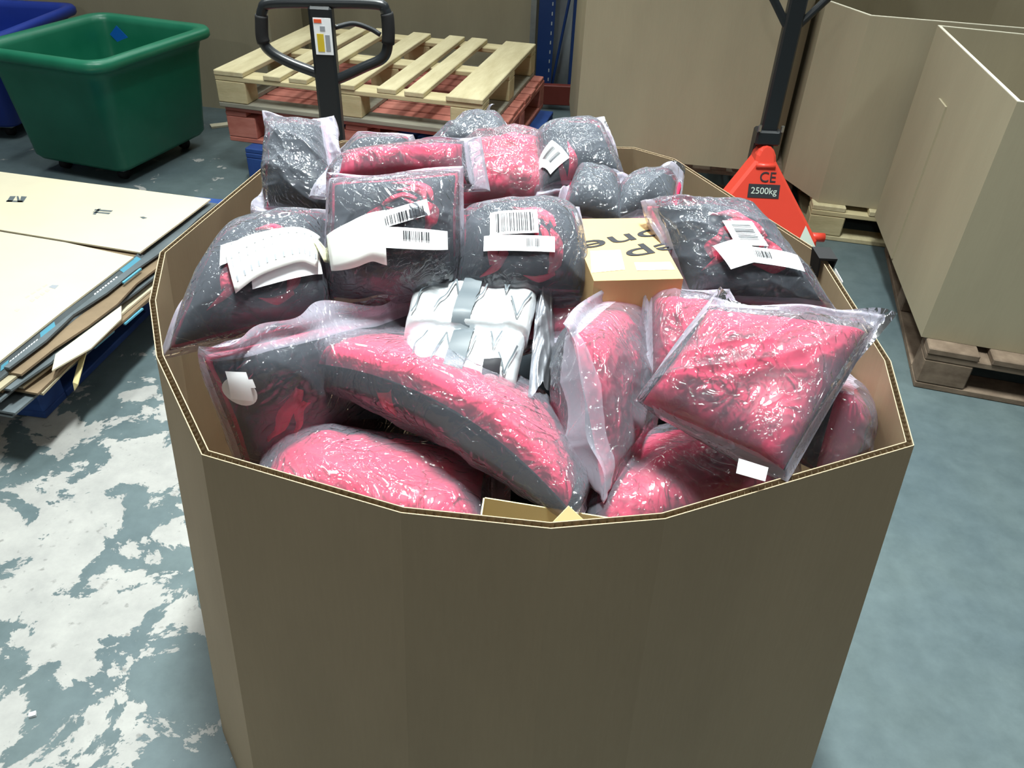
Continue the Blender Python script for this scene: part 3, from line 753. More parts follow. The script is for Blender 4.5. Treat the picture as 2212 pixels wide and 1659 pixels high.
class Cushion:
    def __init__(s, name, corners, t, label, top='black', arch=(0, 0), back=0.8, p=3.2, q=.52, seed=1, m=(.14, .14, .14, .14), film='film',
                 wr=.010, pinch=.05, flap_up=0.0, roll=0.0, pipe=.0045, fine=1.1, cat='cushion', group='cushions heaped in the pallet box', ear=None):
        A, B, C, D = [np.array(c, float) for c in corners]
        s.o = (A + B + C + D) / 4; s.c = [A - s.o, B - s.o, C - s.o, D - s.o]
        n = np.cross(s.c[1] - s.c[0] + s.c[2] - s.c[3], s.c[3] - s.c[0] + s.c[2] - s.c[1]); s.n0 = n / np.linalg.norm(n)
        s.L = (np.linalg.norm(A - B) + np.linalg.norm(C - D)) / 2; s.W = (np.linalg.norm(A - D) + np.linalg.norm(B - C)) / 2
        s.t, s.arch, s.back, s.p, s.q, s.seed, s.m, s.wr, s.pinch, s.flap_up = t, arch, back, p, q, seed, tuple(2.2 * w for w in m), wr, pinch, flap_up
        s.roll = roll; s.fine = fine; s.ear = ear or {}
        s.root = empty('bagged_cushion', s.o, label, cat, group)
        s.top = top
        s.covers(); s.bag(M[film])
        if top == 'black' and film == 'film' and group.startswith('cushions'): s.piping(pipe)
    def base(s, u, v):
        """mid-surface point and unit normal at (u, v) in -1..1 (beyond = bag margin)"""
        def P(u, v):
            uu, vv = (u + 1) / 2, (v + 1) / 2
            a = ((1 - uu) * (1 - vv))[..., None] * s.c[0] + (uu * (1 - vv))[..., None] * s.c[1] + (uu * vv)[..., None] * s.c[2] + ((1 - uu) * vv)[..., None] * s.c[3]
            h = s.arch[0] * (1 - np.minimum(u * u, 1.6)) + s.arch[1] * (1 - np.minimum(v * v, 1.6))
            if s.roll: h = h - s.roll * np.clip(-v - .1, 0, 2) ** 2
            return a + h[..., None] * s.n0
        e = .01
        du = P(u + e, v) - P(u - e, v); dv = P(u, v + e) - P(u, v - e)
        n = np.cross(du, dv); n /= np.linalg.norm(n, axis=-1, keepdims=True) + 1e-9
        return P(u, v), n
    def h(s, u, v, sc_=1.0):
        a = np.clip(np.abs(u) / sc_, 0, 1); b = np.clip(np.abs(v) / sc_, 0, 1)
        return s.t * ((1 - a ** s.p) * (1 - b ** s.p)) ** s.q
    def shape(s, u, v):
        """square to pillow outline: sides drawn in between the corners"""
        k = s.pinch
        return u * (1 - k * (1 - np.minimum(v * v, 1)) * np.minimum(u * u, 1)) , v * (1 - k * (1 - np.minimum(u * u, 1)) * np.minimum(v * v, 1))
    def surf(s, u, v, side, off=0.0, bagged=False):
        us, vs_ = s.shape(u, v)
        P, n = s.base(us, vs_)
        hh = s.h(u, v)
        k = 1.0 if side > 0 else -s.back
        pk = .0035 * lownoise(u * s.L, v * s.W, s.seed + 5, .09) * np.clip(hh / s.t, 0, 1) ** .5
        return P + n * (k * hh + (1 if side > 0 else -1) * (off + pk))[..., None]
    def covers(s):
        N = 44
        g = np.sin(np.linspace(-1, 1, N + 1) * math.pi / 2); u, v = np.meshgrid(g, g)
        for side in (1, -1):
            col_ = s.top if side > 0 else ('red' if s.top == 'black' else 'black')
            P = s.surf(u, v, side).reshape(-1, 3)
            f = tri_grid(N, N); f = f if side > 0 else [q[::-1] for q in f]
            mesh_obj('front_cover' if col_ == 'black' else 'back_cover', P, f, M[col_], s.root, True)
    def piping(s, r=.0045):
        n = 30; t = np.linspace(-1, 1, n + 1)[:-1]; o_ = np.ones(n)
        u = np.concatenate([t, o_, -t, -o_]) * .995; v = np.concatenate([-o_, t, o_, -t]) * .995
        us, vs_ = s.shape(u, v); P, _ = s.base(us, vs_)
        MB().tube(list(P), r, 6, closed=True).build('piping', M['red'], s.root, True)
    def bagz(s, u, v, side):
        us, vs_ = s.shape(np.clip(u, -1, 1), np.clip(v, -1, 1))
        ml, mr, mb, mt = s.m
        x, y = u * s.L / 2, v * s.W / 2
        hb = s.h(u, v, 1.07) * 1.02
        k = 1.0 if side > 0 else -s.back
        out = np.clip(np.maximum(np.abs(u), np.abs(v)) - 1, 0, 1) / .2
        edge = np.ones_like(u)
        edge = np.minimum(edge, np.minimum((u + 1 + ml) / .05, (1 + mr - u) / .05)); edge = np.minimum(edge, np.minimum((v + 1 + mb) / .05, (1 + mt - v) / .05))
        edge = np.clip(edge, 0, 1)
        cr = crinkle(x + (0 if side > 0 else 7), y, s.seed * 3 + (side > 0), fine=s.fine) * s.wr * (1 - .45 * np.clip(out, 0, 1)) * edge
        common = s.flap_up * np.clip(out, 0, 3) ** 1.5 + .016 * np.clip(out, 0, 1.5) * lownoise(x, y, s.seed + 11, .13)
        return k * hb + (1 if side > 0 else -1) * (.0045 * edge + cr) + common
    def bpos(s, u, v, side, off=0.0):
        P, n = s.base(u, v)
        return P + n * (s.bagz(u, v, side) + side * off)[..., None]
    def bag(s, m):
        N = 120; ml, mr, mb, mt = s.m
        gu = np.linspace(-1 - ml, 1 + mr, N + 1); gv = np.linspace(-1 - mb, 1 + mt, N + 1)
        u, v = np.meshgrid(gu, gv)
        # ears: a bag corner pulled out further, keyed by (su, sv)
        for (su, sv), (du, dv) in s.ear.items():
            wgt = np.clip(su * u - .55, 0, 1) * np.clip(sv * v - .55, 0, 1); wgt = wgt / max(1e-6, wgt.max())
            u = u + du * wgt; v = v + dv * wgt
        a = s.bpos(u, v, 1); b = s.bpos(u, v, -1)
        mask = np.zeros_like(u, bool); mask[0] = mask[-1] = True; mask[:, 0] = mask[:, -1] = True
        mid = (a + b) / 2; a[mask] = mid[mask]; b[mask] = mid[mask]
        n = (N + 1) ** 2; f = tri_grid(N, N)
        F = f + [tuple(n + i for i in q[::-1]) for q in f]
        o = mesh_obj('plastic_bag', np.concatenate([a.reshape(-1, 3), b.reshape(-1, 3)]), F, m, s.root, True)
        o.data.materials.append(M['film_flap'])
        uc = (u[:-1, :-1] + u[1:, 1:]) / 2; vc = (v[:-1, :-1] + v[1:, 1:]) / 2
        fl = (np.maximum(np.abs(uc), np.abs(vc)) > 1.04).astype(np.int32).reshape(-1)
        o.data.polygons.foreach_set('material_index', np.concatenate([fl, fl]))
    def uv(s, x, y):
        """(u, v) of the bag point seen at a place of the photograph"""
        g = np.linspace(-1, 1, 81); u, v = np.meshgrid(g, g); P = s.bpos(u, v, 1) + s.o - np.array([0, 0, CAM_H])
        q = P @ CR; d = (1106 + F_PX * q[..., 0] / q[..., 2] - x) ** 2 + (829.5 + F_PX * q[..., 1] / q[..., 2] - y) ** 2
        k = np.unravel_index(d.argmin(), d.shape); return float(u[k]), float(v[k])
    def emblem(s, sc_=.78, cu=0.0, cv=0.0, side=1, flip=1, pick=None, rot=0.0):
        for k, (pts, ws) in enumerate(EMBLEM):
            if pick is not None and k not in pick: continue
            P = smooth_path([np.array([x, y, 0]) for x, y in pts], 6); m = len(P)
            W = np.interp(np.linspace(0, len(ws) - 1, m), range(len(ws)), ws)
            V = []; nv_ = 7
            for i, p in enumerate(P):
                t_ = P[min(i + 1, m - 1)] - P[max(i - 1, 0)]; t_ /= np.linalg.norm(t_) + 1e-9; nn = np.array([-t_[1], t_[0], 0])
                for j in range(nv_):
                    w_ = (j / (nv_ - 1) - .5) * W[i] * 1.25; qx, qy = p[0] + nn[0] * w_, p[1] + nn[1] * w_
                    if rot: qx, qy = qx * math.cos(rot) - qy * math.sin(rot), qx * math.sin(rot) + qy * math.cos(rot)
                    V.append((cu + flip * qx * sc_, cv + qy * sc_, (.0042 if 0 < j < nv_ - 1 else -.001)))
            V = np.array(V); Q = s.surf(np.clip(V[:, 0], -.99, .99), np.clip(V[:, 1], -.99, .99), side, 0.0)
            us, vs_ = s.shape(V[:, 0], V[:, 1]); _, nn = s.base(us, vs_)
            Q = Q + nn * (V[:, 2] * side)[:, None]
            f = tri_grid(nv_ - 1, m - 1); f = f if flip * side < 0 else [q[::-1] for q in f]
            mesh_obj('emblem_piece', Q, f, M['emblem'], s.root, True)
    def sticker(s, cu, cv, lu, lv, rot=0.0, vk=1.0, side=1, bars=True, vert=False, text=True, m='label', name='label', lift=0.0, nbar=16, barbox=(-.38, .38, -.30, .34)):
        """paper label lying on the bag; lu, lv in metres"""
        lv = lv * vk
        def strip(x0, x1, y0, y1, off, n1=10, n2=6):
            gx_ = np.linspace(x0, x1, n1 + 1); gy_ = np.linspace(y0, y1, n2 + 1); X, Y = np.meshgrid(gx_, gy_)
            xr = X * math.cos(rot) - Y * math.sin(rot); yr = X * math.sin(rot) + Y * math.cos(rot)
            u = cu + 2 * xr / s.L; v = cv + 2 * yr / s.W
            P, n = s.base(u, v); hb = s.h(u, v, 1.07) * 1.02
            kk = 1.0 if side > 0 else -s.back
            P = P + n * (kk * hb + side * (.0045 + s.wr * 1.05 + off + lift))[..., None]
            return P.reshape(-1, 3), tri_grid(n1, n2)
        P, f = strip(-lu / 2, lu / 2, -lv / 2, lv / 2, 0)
        lb = mesh_obj(name, P, f, M[m], s.root, True)
        if bars:
            rg = random.Random(s.seed + int(cu * 100) + int(cv * 77)); q = MB()
            x0, x1, y0, y1 = barbox; k = 0; x = x0
            while x < x1:
                w = rg.choice((.014, .022, .036)) * (x1 - x0) / .76
                if vert: P, f = strip(lu * y0, lu * y1, lv * x, lv * (x + w), .0012, 6, 1)
                else: P, f = strip(lu * x, lu * (x + w), lv * y0, lv * y1, .0012, 1, 6)
                q.add(P, f); x += w + rg.choice((.014, .024, .040)) * (x1 - x0) / .76
            tag(q.build('barcode', M['ink'], lb), kind='stuff')
        return lb

EMBLEM = [
    ([(-.18, .74), (.27, .68), (.60, .44), (.72, .14)], [.0, .15, .17, .05]),
    ([(-.06, .48), (.25, .50), (.50, .36), (.56, .16)], [.0, .12, .15, .06]),
    ([(.62, .10), (.72, -.09), (.68, -.38), (.55, -.56)], [.05, .26, .24, .03]),
    ([(.38, .20), (.10, .34), (-.16, .24), (-.34, .08)], [.05, .13, .13, .06]),
    ([(-.36, .04), (-.58, -.14), (-.56, -.38)], [.10, .20, .14]),
    ([(-.34, -.18), (-.52, -.42), (-.88, -.62)], [.16, .14, .0]),
    ([(.68, -.56), (.38, -.66), (.04, -.58)], [.07, .12, .0]),
    ([(.40, .14), (.50, .0), (.44, -.16)], [.05, .14, .05]),
    ([(.12, .20), (.30, .06), (.26, -.06)], [.04, .10, .03]),
    ([(-.26, .02), (-.08, -.06), (.04, -.02)], [.03, .10, .02]),
]
def px(*a): return [at(x, y, z) for x, y, z in a]
def pY(*a): return [at(x, y, Y=Y) for x, y, Y in a]

CU = []
def cushion(*a, **k):
    c = Cushion(*a, **k); CU.append(c); return c

def strokes(c, *lines):
    """single emblem pieces of a cushion, each along a line of places on its face"""
    global EMBLEM
    keep_ = EMBLEM; EMBLEM = [([c.uv(x, y) for x, y in pts], ws) for pts, ws in lines]
    c.emblem(1.0); EMBLEM = keep_
# bottom front pair, just behind the front rim
cushion('a', px((540, 1105, .70), (1050, 1215, .68), (1050, 1000, .68), (600, 945, .70)), .055, 'flat red cushion in clear bag lying low behind the front rim at left', top='red', seed=3, wr=.007, m=(.02, .1, .02, .08))
cushion('b', px((1262, 1235, .69), (1700, 1120, .71), (1650, 950, .69), (1290, 1000, .68)), .075, 'low red cushion in clear bag behind the front rim, right of yellow card', top='red', seed=4, wr=.010)
# far filling
c = cushion('back_wall', pY((690, 400, 1.52), (900, 400, 1.52), (880, 300, 1.58), (775, 300, 1.58)), .05, 'dark bagged cushion peeking up against the back wall of the box', seed=5)
c = cushion('pink_back', px((720, 420, .90), (1010, 400, .93), (1000, 312, .98), (742, 350, .94)), .06, 'red bagged cushion mostly hidden behind the tall emblem cushion', top='red', seed=6)
c = cushion('peak', pY((905, 345, 1.50), (1110, 335, 1.50), (1085, 272, 1.60), (1015, 268, 1.60)), .045, 'dark bagged cushion at the very back with a peaked bag corner', seed=7, fine=3, m=(.1, .1, .1, .35),
            ear={(1, 1): (-.25, .9)}, wr=.012)
# back left, on edge
c = cushion('back_left', pY((580, 452, 1.27), (742, 470, 1.24), (700, 276, 1.40), (600, 286, 1.42)), .060, 'black bagged cushion standing on end in the back left corner of the box', seed=8, fine=3, arch=(.0, .0),
            m=(.16, .22, .12, .14), wr=.014)
strokes(c, ([(708, 338), (713, 355), (716, 380)], [.0, .12, .12]))
# back centre red, folded
c = cushion('back_red', pY((990, 452, 1.36), (1195, 446, 1.36), (1172, 308, 1.52), (1005, 318, 1.50)), .060, 'red cushion in cloudy bag at the back, creased across the middle', top='red', seed=9, fine=2, film='film_thick', m=(.12, .16, .1, .16), wr=.012)
# back right black with claw
c = cushion('back_right', pY((1170, 418, 1.36), (1345, 400, 1.40), (1292, 275, 1.52), (1160, 300, 1.50)), .055, 'black bagged cushion leaning at the back, one red claw and barcode label', seed=10, fine=3, m=(.08, .1, .1, .12), wr=.009,
            ear={(1, 1): (.12, .05)})
strokes(c, ([(1226, 300), (1240, 335), (1236, 375)], [.0, .19, .15]), ([(1205, 335), (1218, 360), (1226, 380)], [.05, .13, .10]))
c.sticker(*c.uv(1192, 338), .035, .052, rot=.45, vert=True, barbox=(-.22, .24, -.28, .28))
# right behind carton
c = cushion('behind_box_l', pY((1215, 480, 1.26), (1340, 490, 1.24), (1335, 405, 1.36), (1245, 385, 1.38)), .05, 'black and red bagged cushion wedged behind the tan carton, left one', seed=11, m=(.14, .14, .1, .2), wr=.013, pipe=.010)
c = cushion('behind_box_r', pY((1330, 490, 1.24), (1450, 468, 1.26), (1462, 402, 1.38), (1340, 420, 1.36)), .05, 'black and red bagged cushion wedged behind the tan carton, right one with raised bag corner', seed=12, m=(.14, .1, .1, .22), wr=.013, pipe=.010,
            ear={(1, 1): (.0, .5)})
# the left column
c = cushion('left', px((362, 722, .845), (700, 650, .85), (708, 478, .915), (505, 512, .90)), .062, 'black emblem cushion in clear bag at the left, partly under white label strips', seed=13, roll=.035, m=(.06, .06, .07, .1), wr=.006)
left = c
c.emblem(.74, *c.uv(555, 548))
c.sticker(*c.uv(552, 530), .085, .020, rot=.12, barbox=(-.34, .34, -.36, .30))
c.sticker(*c.uv(620, 582), .085, .020, rot=.10, bars=False)
c = cushion('centre_left', px((706, 632, .86), (985, 600, .87), (985, 378, .99), (722, 400, .98)), .062, 'tall black emblem cushion in clear bag, left of centre, with white papers on it', seed=14, fine=2.4, roll=.05, m=(.05, .06, .06, .08), wr=.009)
cleft = c
c.emblem(.74, *c.uv(862, 446))
c.sticker(*c.uv(864, 464), .078, .022, rot=.22, barbox=(-.3, .4, -.4, .15))
c.sticker(*c.uv(886, 518), .100, .012, rot=-.06, barbox=(-.1, .25, -.05, .35))
c = cushion('centre', px((990, 598, .875), (1272, 598, .875), (1236, 462, .92), (1005, 470, .92)), .060, 'black emblem cushion in clear bag in the middle, big barcode label near its top', seed=15, fine=2.2, roll=.04, m=(.06, .08, .10, .10), wr=.008)
c.emblem(.76, *c.uv(1130, 508))
c.sticker(*c.uv(1108, 476), .066, .019, rot=-.0, barbox=(-.38, .42, -.42, .22))
c.sticker(*c.uv(1120, 528), .096, .009, rot=-.03, barbox=(.1, .3, -.2, .3))
c = cushion('right', px((1492, 645, .85), (1782, 665, .84), (1600, 462, .92), (1402, 450, .935)), .052, 'black emblem cushion in clear bag along the right wall, two white labels on it', seed=16, fine=3.2, m=(.06, .06, .06, .07), wr=.010)
c.emblem(.82, *c.uv(1598, 512))
c.sticker(*c.uv(1603, 510), .046, .045, rot=.0, vert=True, barbox=(-.30, .36, -.30, .34))
c.sticker(*c.uv(1590, 552), .050, .040, rot=.30, bars=False)
c.sticker(*c.uv(1662, 562), .080, .026, rot=-.12, barbox=(-.3, -.02, -.15, .30))
# under the silver pack and between
c = cushion('under', px((1120, 735, .79), (1330, 735, .79), (1300, 612, .80), (1130, 612, .80)), .04, 'red cushion half buried between the silver pack and the upright cushion', top='red', seed=17)
# red cushion leaning behind the front right one
c = cushion('mid_right', pY((1405, 830, .86), (1600, 850, .86), (1560, 655, .98), (1405, 640, .98)), .04, 'red bagged cushion leaning behind the large red one, in front of the tan carton', top='red', seed=18, m=(.12, .1, .1, .12), wr=.012)
# right edge, on edge
c = cushion('right_edge', pY((1745, 985, .95), (1770, 1015, .73), (1815, 850, .78), (1808, 800, .97)), .040, 'red and black bagged cushion squeezed against the right wall', top='black', seed=19, m=(.02, .02, .02, .05), back=1.2)
# upright, edge towards the viewer
c = cushion('upright', [at(1300, 1050, Y=.70), at(1360, 880, Y=.98) + np.array([0, 0, -.05]), at(1345, 612, Y=1.06), at(1235, 730, Y=.84)], .055, 'red and black cushion standing on edge in a loose cloudy bag', top='red', seed=20, back=1.0,
            m=(.05, .1, .08, .12), film='film', wr=.012, p=2.6)
# standing black one at the front left
TL, TR = at(447, 772, Y=.76), at(885, 672, Y=1.0)
c = cushion('front_left', [TL + np.array([.01, .028, -.24]), TR + np.array([.0, .028, -.26]), TR, TL], .048, 'black emblem cushion standing at the front left, red upper edge, white care tag', seed=21, m=(.03, .05, .03, .11), wr=.007, back=1.1)
strokes(c, ([(655, 848), (625, 895), (585, 965)], [.05, .13, .0]), ([(672, 872), (655, 900), (640, 955)], [.08, .07, .0]))
# the long red one across the front
A = at(640, 782, .82); B = at(1225, 1095, .775)
vd = np.array([.05, .80, -.50])
c = cushion('front_red', [A, B, B + vd * .27 + np.array([.03, 0, 0]), A + vd * .27],   .052, 'long red cushion slanting across the front in clear bag, black side underneath', top='red', seed=22, arch=(.040, .0), m=(.16, .05, .012, .12), wr=.009, back=1.0, pinch=.02,
            ear={(-1, -1): (-.08, .12)})
SPIKE = [([(-.36, -.97), (-.32, -.80), (-.27, -.60)], [.10, .085, .0])]
_e, EMBLEM = EMBLEM, SPIKE
c.emblem(1.0, 0, 0, side=-1)
EMBLEM = _e
# big red one front right
c = cushion('front_right', px((1388, 872, .845), (1692, 1015, .845), (1868, 718, .915), (1532, 668, .935)), .040, 'large red cushion in cloudy bag on top at the front right', top='red', seed=23, m=(.05, .05, .04, .12), wr=.009, pinch=.02, back=1.0, p=4.2, q=.48,
            ear={(1, 1): (.16, .10), (-1, 1): (.06, .22), (-1, -1): (-.06, .10)})
if 0: print(c.root['label'][:60], 'L %.2f W %.2f' % (c.L, c.W), np.round(c.o, 2), 'n', np.round(c.n0, 2))

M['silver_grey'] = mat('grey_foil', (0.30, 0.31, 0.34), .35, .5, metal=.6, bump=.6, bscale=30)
# dark filler cushions added deep in the heap so the gaps read dark
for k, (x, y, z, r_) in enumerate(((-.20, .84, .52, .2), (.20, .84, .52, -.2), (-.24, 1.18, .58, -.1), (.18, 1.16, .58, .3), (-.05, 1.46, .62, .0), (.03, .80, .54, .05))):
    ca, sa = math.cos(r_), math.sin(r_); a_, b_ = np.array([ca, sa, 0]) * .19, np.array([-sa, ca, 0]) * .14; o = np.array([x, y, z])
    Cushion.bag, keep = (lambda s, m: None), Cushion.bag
    Cushion('deep', [o - a_ - b_, o + a_ - b_, o + a_ + b_, o - a_ + b_], .07, 'dark cushion deep in the box, seen only in the gaps %s' % ('under the long red cushion', 'under the large red cushion', 'under the tall emblem cushion', 'under the tan carton', 'along the back wall', 'behind the yellow card')[k], seed=40 + k, group='dark filler cushions deep in the box')
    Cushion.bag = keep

# care tag, care label and disc on the standing cushion at the front left
fl_ = CU[[c.root['label'].startswith('black emblem cushion standing') for c in CU].index(True)]
fl_.sticker(*fl_.uv(512, 828), .022, .042, rot=-.15, bars=False, name='care_tag', lift=.004)
fl_.sticker(*fl_.uv(532, 822), .010, .012, rot=-.05, bars=False, name='care_tag', lift=.003)
u0, v0 = -.93, fl_.uv(470, 846)[1]
ang = np.linspace(0, 2 * math.pi, 25)[:-1]
U = np.concatenate([[u0], u0 + .017 * 2 / fl_.L * np.cos(ang)]); V = np.concatenate([[v0], v0 + .022 * 2 / fl_.W * np.sin(ang)])
P, n = fl_.base(U, V); P = P + n * (fl_.h(U, V, 1.07) * 1.02 + .013)[:, None]
mesh_obj('round_tag', P, [(0, k + 1, (k + 1) % 24 + 1) for k in range(24)], M['white_plastic'], fl_.root)
rf = CU[[c.root['label'].startswith('large red cushion in cloudy') for c in CU].index(True)]
P = px((1596, 990, .868), (1660, 1010, .868), (1653, 1040, .855), (1590, 1022, .855))
P = [q - rf.o for q in P]; mesh_obj('care_tag', P + [q - np.array([0, .0, .001]) for q in P], [(0, 1, 2, 3)], M['label'], rf.root)

# paper strips lying over the two emblem cushions
def paper(c, path, width, label, m, name='label_strip', lift=.006, lines=0, group=None):
    """a strip of paper following places on the cushion's bag"""
    pts = smooth_path([np.array([*c.uv(x, y), 0]) for x, y in path], 6); V = []; k_ = len(pts)
    for i, p in enumerate(pts):
        t_ = (pts[min(i + 1, k_ - 1)] - pts[max(i - 1, 0)]) * np.array([c.L, c.W, 0]); t_ /= np.linalg.norm(t_); nn = np.array([-t_[1], t_[0], 0])
        w = width[min(len(width) - 1, int(i / k_ * len(width)))] if len(width) > 2 else np.interp(i / (k_ - 1), [0, 1], width)
        for j in range(7): V.append((p[0] + nn[0] * w * (j / 6 - .5) * 2 / c.L, p[1] + nn[1] * w * (j / 6 - .5) * 2 / c.W))
    V = np.array(V); P, n = c.base(V[:, 0], V[:, 1])
    base_ = P + n * (c.h(V[:, 0], V[:, 1], 1.07) * 1.02 + .0045 + c.wr * 1.05)[:, None]
    o = mesh_obj(name, base_ + n * lift, tri_grid(6, k_ - 1), M[m], None, True); o.location = tuple(c.o)
    md = o.modifiers.new('thickness', 'SOLIDIFY'); md.thickness = .0004
    tag(o, label, 'paper', group)
    if lines:
        q = MB(); G = (base_ + n * (lift + .0014)).reshape(k_, 7, 3)
        for i in range(1, k_ - 1, 2):
            for (j, f0, f1) in ((1, .1, .8), (3, .1, .9), (4, .2, .7)):
                a0, a1 = G[i, j] * (1 - f0) + G[i, j + 1] * f0, G[i, j] * (1 - f1) + G[i, j + 1] * f1
                d_ = (G[i + 1, j] - G[i, j]) * (.45 if j != 3 else .2)
                q.add([a0, a1, a1 + d_, a0 + d_], [(0, 1, 2, 3)])
        tag(q.build('print_line', M['grey_ink'], o), kind='stuff')
    return o
paper(left, [(498, 592), (548, 560), (600, 540), (650, 530), (690, 548)], (.036, .038), 'white strip of printed shipping labels draped over the left emblem cushion', 'slip', lines=1, lift=.008)
paper(cleft, [(712, 545), (760, 522), (800, 496), (832, 492)], (.026, .042), 'blank white label paper lying over the lower left of the tall emblem cushion', 'slip', lift=.008)
paper(left, [(690, 556), (700, 552), (706, 548)], (.020, .030), 'yellowish folded backing paper in the cleft between the two emblem cushions', 'backing', name='backing_paper', lift=.012)

# ------------------------------------------------------------------ silver packs, tan carton, yellow card
class Pack(Cushion):
    def bag(s, m): pass
    def covers(s):
        N = 40
        g = np.linspace(-1, 1, N + 1); g = np.sign(g) * np.abs(g) ** .6; u, v = np.meshgrid(g, g)
        for side in (1, -1):
            P = s.surf(u, v, side); _, n = s.base(u, v)
            P = P + n * (side * .004 * crinkle(u * s.L * .5, v * s.W * .5, s.seed, .09) * np.clip(s.h(u, v) / s.t, 0, 1))[..., None]
            P = P.reshape(-1, 3); f = tri_grid(N, N); f = f if side > 0 else [q[::-1] for q in f]
            mesh_obj('foil_cover', P, f, M['silver'], s.root, True)
    def band(s, pts, w, off, m, name, n=12):
        """flat strip between points given in (u, v)"""
        V = []
        P_ = [np.array(p) for p in pts]
        for a_, b_ in zip(P_[:-1], P_[1:]):
            for k in range(n + 1): V.append(a_ + (b_ - a_) * k / n)
        q = []
        for i, p in enumerate(V):
            t_ = (V[min(i + 1, len(V) - 1)] - V[max(i - 1, 0)]) * np.array([s.L, s.W]); t_ /= np.linalg.norm(t_) + 1e-9
            nn = np.array([-t_[1] / s.L, t_[0] / s.W]) * 2
            for j in range(3): q.append(p + nn * w * (j / 2 - .5))
        q = np.array(q); P = s.surf(np.clip(q[:, 0], -.999, .999), np.clip(q[:, 1], -.999, .999), 1, off)
        mesh_obj(name, P, tri_grid(2, len(V) - 1), M[m], s.root, True)
kw = dict(p=9, q=.34, pinch=.01, back=1.6, cat='silver pack', group='silver packs', wr=0)
k1 = Pack('silver', px((872, 724, .842), (1142, 728, .842), (1168, 632, .848), (893, 634, .848)), .026, 'bright silver quilted pack with a dark strap, the farther of the two', seed=31, **kw)
k2 = Pack('silver', px((864, 845, .81), (1112, 845, .81), (1136, 738, .83), (878, 736, .83)), .026, 'bright silver quilted pack with a dark strap, nearer one half under the red cushion', seed=32, **kw)
for k_, u0, u1 in ((k1, -.10, -.02), (k2, -.12, -.02)):
    k_.band([(u0, -.99), (u1, .99)], .026, .0075, 'silver_dark', 'strap')
    for zz in ([(-.88, -.8), (-.80, .2), (-.62, .8)], [(-.55, -.6), (-.30, .7), (-.18, -.2)], [(.02, -.8), (.20, .5)], [(.42, .8), (.52, .1), (.60, .85)], [(.62, -.1), (.78, -.85), (.92, .2)]):
        k_.band(zz, .0022, .0072, 'silver_dark', 'seam')
k1.band([(-.70, .80), (-.42, .80)], .026, .008, 'ink', 'woven_tag'); k2.band([(.40, -.72), (.70, -.72)], .026, .008, 'ink', 'woven_tag')
# gathered foil end on the right of the packs
g = np.linspace(0, 1, 26); gu_, gv_ = np.meshgrid(g, g)
E4 = [at(1140, 860, .80), at(1196, 850, .76), at(1200, 655, .83), at(1160, 640, .86)]
P = ((1 - gu_) * (1 - gv_))[..., None] * E4[0] + (gu_ * (1 - gv_))[..., None] * E4[1] + (gu_ * gv_)[..., None] * E4[2] + ((1 - gu_) * gv_)[..., None] * E4[3]
P = P + np.array([0, -.2, 1.0]) * ((.016 * crinkle(gu_ * .12, gv_ * .22, 77, .05) + .02 * np.sin(math.pi * gu_) - .008))[..., None]
mesh_obj('gathered_end', (P - k1.o).reshape(-1, 3), tri_grid(25, 25), M['silver_grey'], k1.root, True)

ct = px((1283, 607, .905), (1476, 602, .905), (1404, 471, .905), (1228, 473, .905)); co = ct[0]
cart = empty('carton', co, 'tan carton with large black lettering wedged right of the middle cushion', 'carton')
rel3 = [q - co for q in ct]
hgt = .16
MB().add([tuple(q) for q in rel3] + [tuple(q - np.array([0, 0, hgt])) for q in rel3], [(0, 1, 2, 3), (7, 6, 5, 4), (0, 4, 5, 1), (1, 5, 6, 2), (2, 6, 7, 3), (3, 7, 4, 0)]).build('carton_body', M['box'], cart)
def on_top(x, y, d=.0006): return at(x, y, .905) - co + np.array([0, 0, d])
xd = at(1290, 529, .905) - at(1420, 505, .905); xl = np.linalg.norm(xd); yd = np.array([xd[1], -xd[0], 0]); yd = np.array([-xd[1], xd[0], 0])
wd = on_top(1350, 517)
text_obj('lettering', 'one', M['ink'], frame(wd, xd, yd) @ Matrix.Diagonal((1, .46, 1, 1)), .102, cart, bold=.0004)
text_obj('lettering', 'ep', M['ink'], frame(on_top(1415, 541), xd, yd) @ Matrix.Diagonal((1, .46, 1, 1)), .102, cart, bold=.0004)
for Q in (((1275, 543), (1340, 541), (1350, 583), (1278, 590)), ((1370, 568), (1448, 567), (1458, 583), (1376, 585))):
    P = [on_top(x, y, .0008) for x, y in Q]; mesh_obj('label', P + [q - np.array([0, 0, .0006]) for q in P], [(3, 2, 1, 0), (4, 5, 6, 7)] + [(i, (i + 1) % 4, 4 + (i + 1) % 4, 4 + i) for i in range(4)], M['label'], cart)

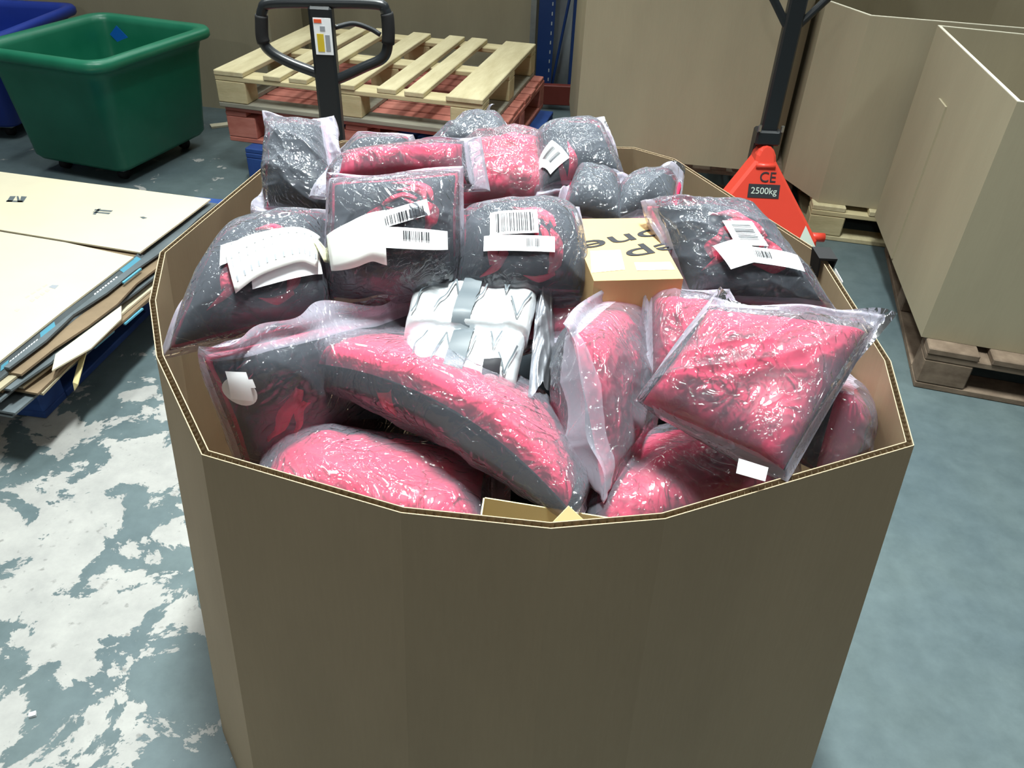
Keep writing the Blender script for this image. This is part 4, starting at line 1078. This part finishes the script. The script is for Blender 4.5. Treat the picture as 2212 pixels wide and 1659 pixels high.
# open yellow card carton stuck in behind the front rim
yo = at(1047, 1076, Y=.66)
yc = empty('card_carton', yo, 'yellow cream card carton flap sticking up behind the front rim', 'carton')
def yq(name, pts, th=.0018):
    P = [q - yo for q in pts]; n = len(P); nn = np.cross(P[1] - P[0], P[2] - P[0]); nn /= np.linalg.norm(nn); nn *= th
    return mesh_obj(name, P + [q + nn for q in P], [tuple(range(n)), tuple(range(n, 2 * n))[::-1]] + [(i, n + i, n + (i + 1) % n, (i + 1) % n) for i in range(n)], M['cream_yellow'], yc)
a0, a1 = at(1047, 1076, Y=.66), at(1345, 1124, Y=.645)
dn = np.array([-.004, -.012, -.10])
yq('back_panel', [a0, a1, a1 + dn, a0 + dn])
yq('side_panel', [a0, a0 + dn, a0 + dn + np.array([-.002, -.05, .0]), a0 + np.array([-.004, -.05, -.012])])
yq('corner_flap', [at(1228, 1092, Y=.615), at(1172, 1150, Y=.60), at(1228, 1160, Y=.60), at(1290, 1150, Y=.60)])

# binder clip on the right rim
r0, r1 = at(1775, 545, RIM), at(1925, 780, RIM)
rd = (r1 - r0) / np.linalg.norm(r1 - r0); rn = np.array([rd[1], -rd[0], 0.0])
if rn[0] < 0: rn = -rn
bc0 = r0 + rd * .022
bcl = empty('binder_clip', bc0, 'black binder clip gripping the right rim of the pallet box', 'clip')
Rm = np.stack([rd, rn, np.array([0, 0, 1.0])], axis=1)
prof = [(-.009, -.026), (-.011, -.024), (-.016, .010), (.014, .010), (.010, -.024), (.008, -.026), (.011, .006), (-.012, .006)]
v = []; n = len(prof)
for s_ in (-.021, .021): v += [Rm @ np.array([s_, y - .003, z]) for y, z in prof]
mesh_obj('clip_body', v, [(i, (i + 1) % n, n + (i + 1) % n, n + i) for i in range(n)] + [(0, 7, 6, 5, 4, 3, 2, 1)[:0] or (0, 1, 2, 7), (7, 2, 3, 6), (6, 3, 4, 5), (n + 7, n + 2, n + 1, n), (n + 6, n + 3, n + 2, n + 7), (n + 5, n + 4, n + 3, n + 6)], M['rubber'], bcl)
for sg in (-1, 1):
    yb = -.014 if sg < 0 else .008
    w_ = [(-.012, yb, -.022), (-.008, yb + sg * .006, -.055), (-.004, yb + sg * .008, -.068), (.004, yb + sg * .008, -.068), (.008, yb + sg * .006, -.055), (.012, yb, -.022)]
    MB().tube([Rm @ np.array(q) for q in smooth_path(w_, 5)], .0011, 6).build('wire_handle', M['steel'] if sg > 0 else M['rubber'], bcl, True)
lp0 = r0 + rd * .085 + rn * .0006
Rl = Rm
pp = [Rl @ np.array(q) for q in ((-.02, .001, .004), (.02, .001, .002), (.02, .004, -.04), (-.02, .004, -.04))]
lo = mesh_obj('paper_label', pp + [q + rn * .0008 for q in pp], [(0, 1, 2, 3), (7, 6, 5, 4), (0, 4, 5, 1), (1, 5, 6, 2), (2, 6, 7, 3), (3, 7, 4, 0)], M['label']); lo.location = tuple(lp0)
tag(lo, 'white paper label stuck on the outside of the right rim', 'label')
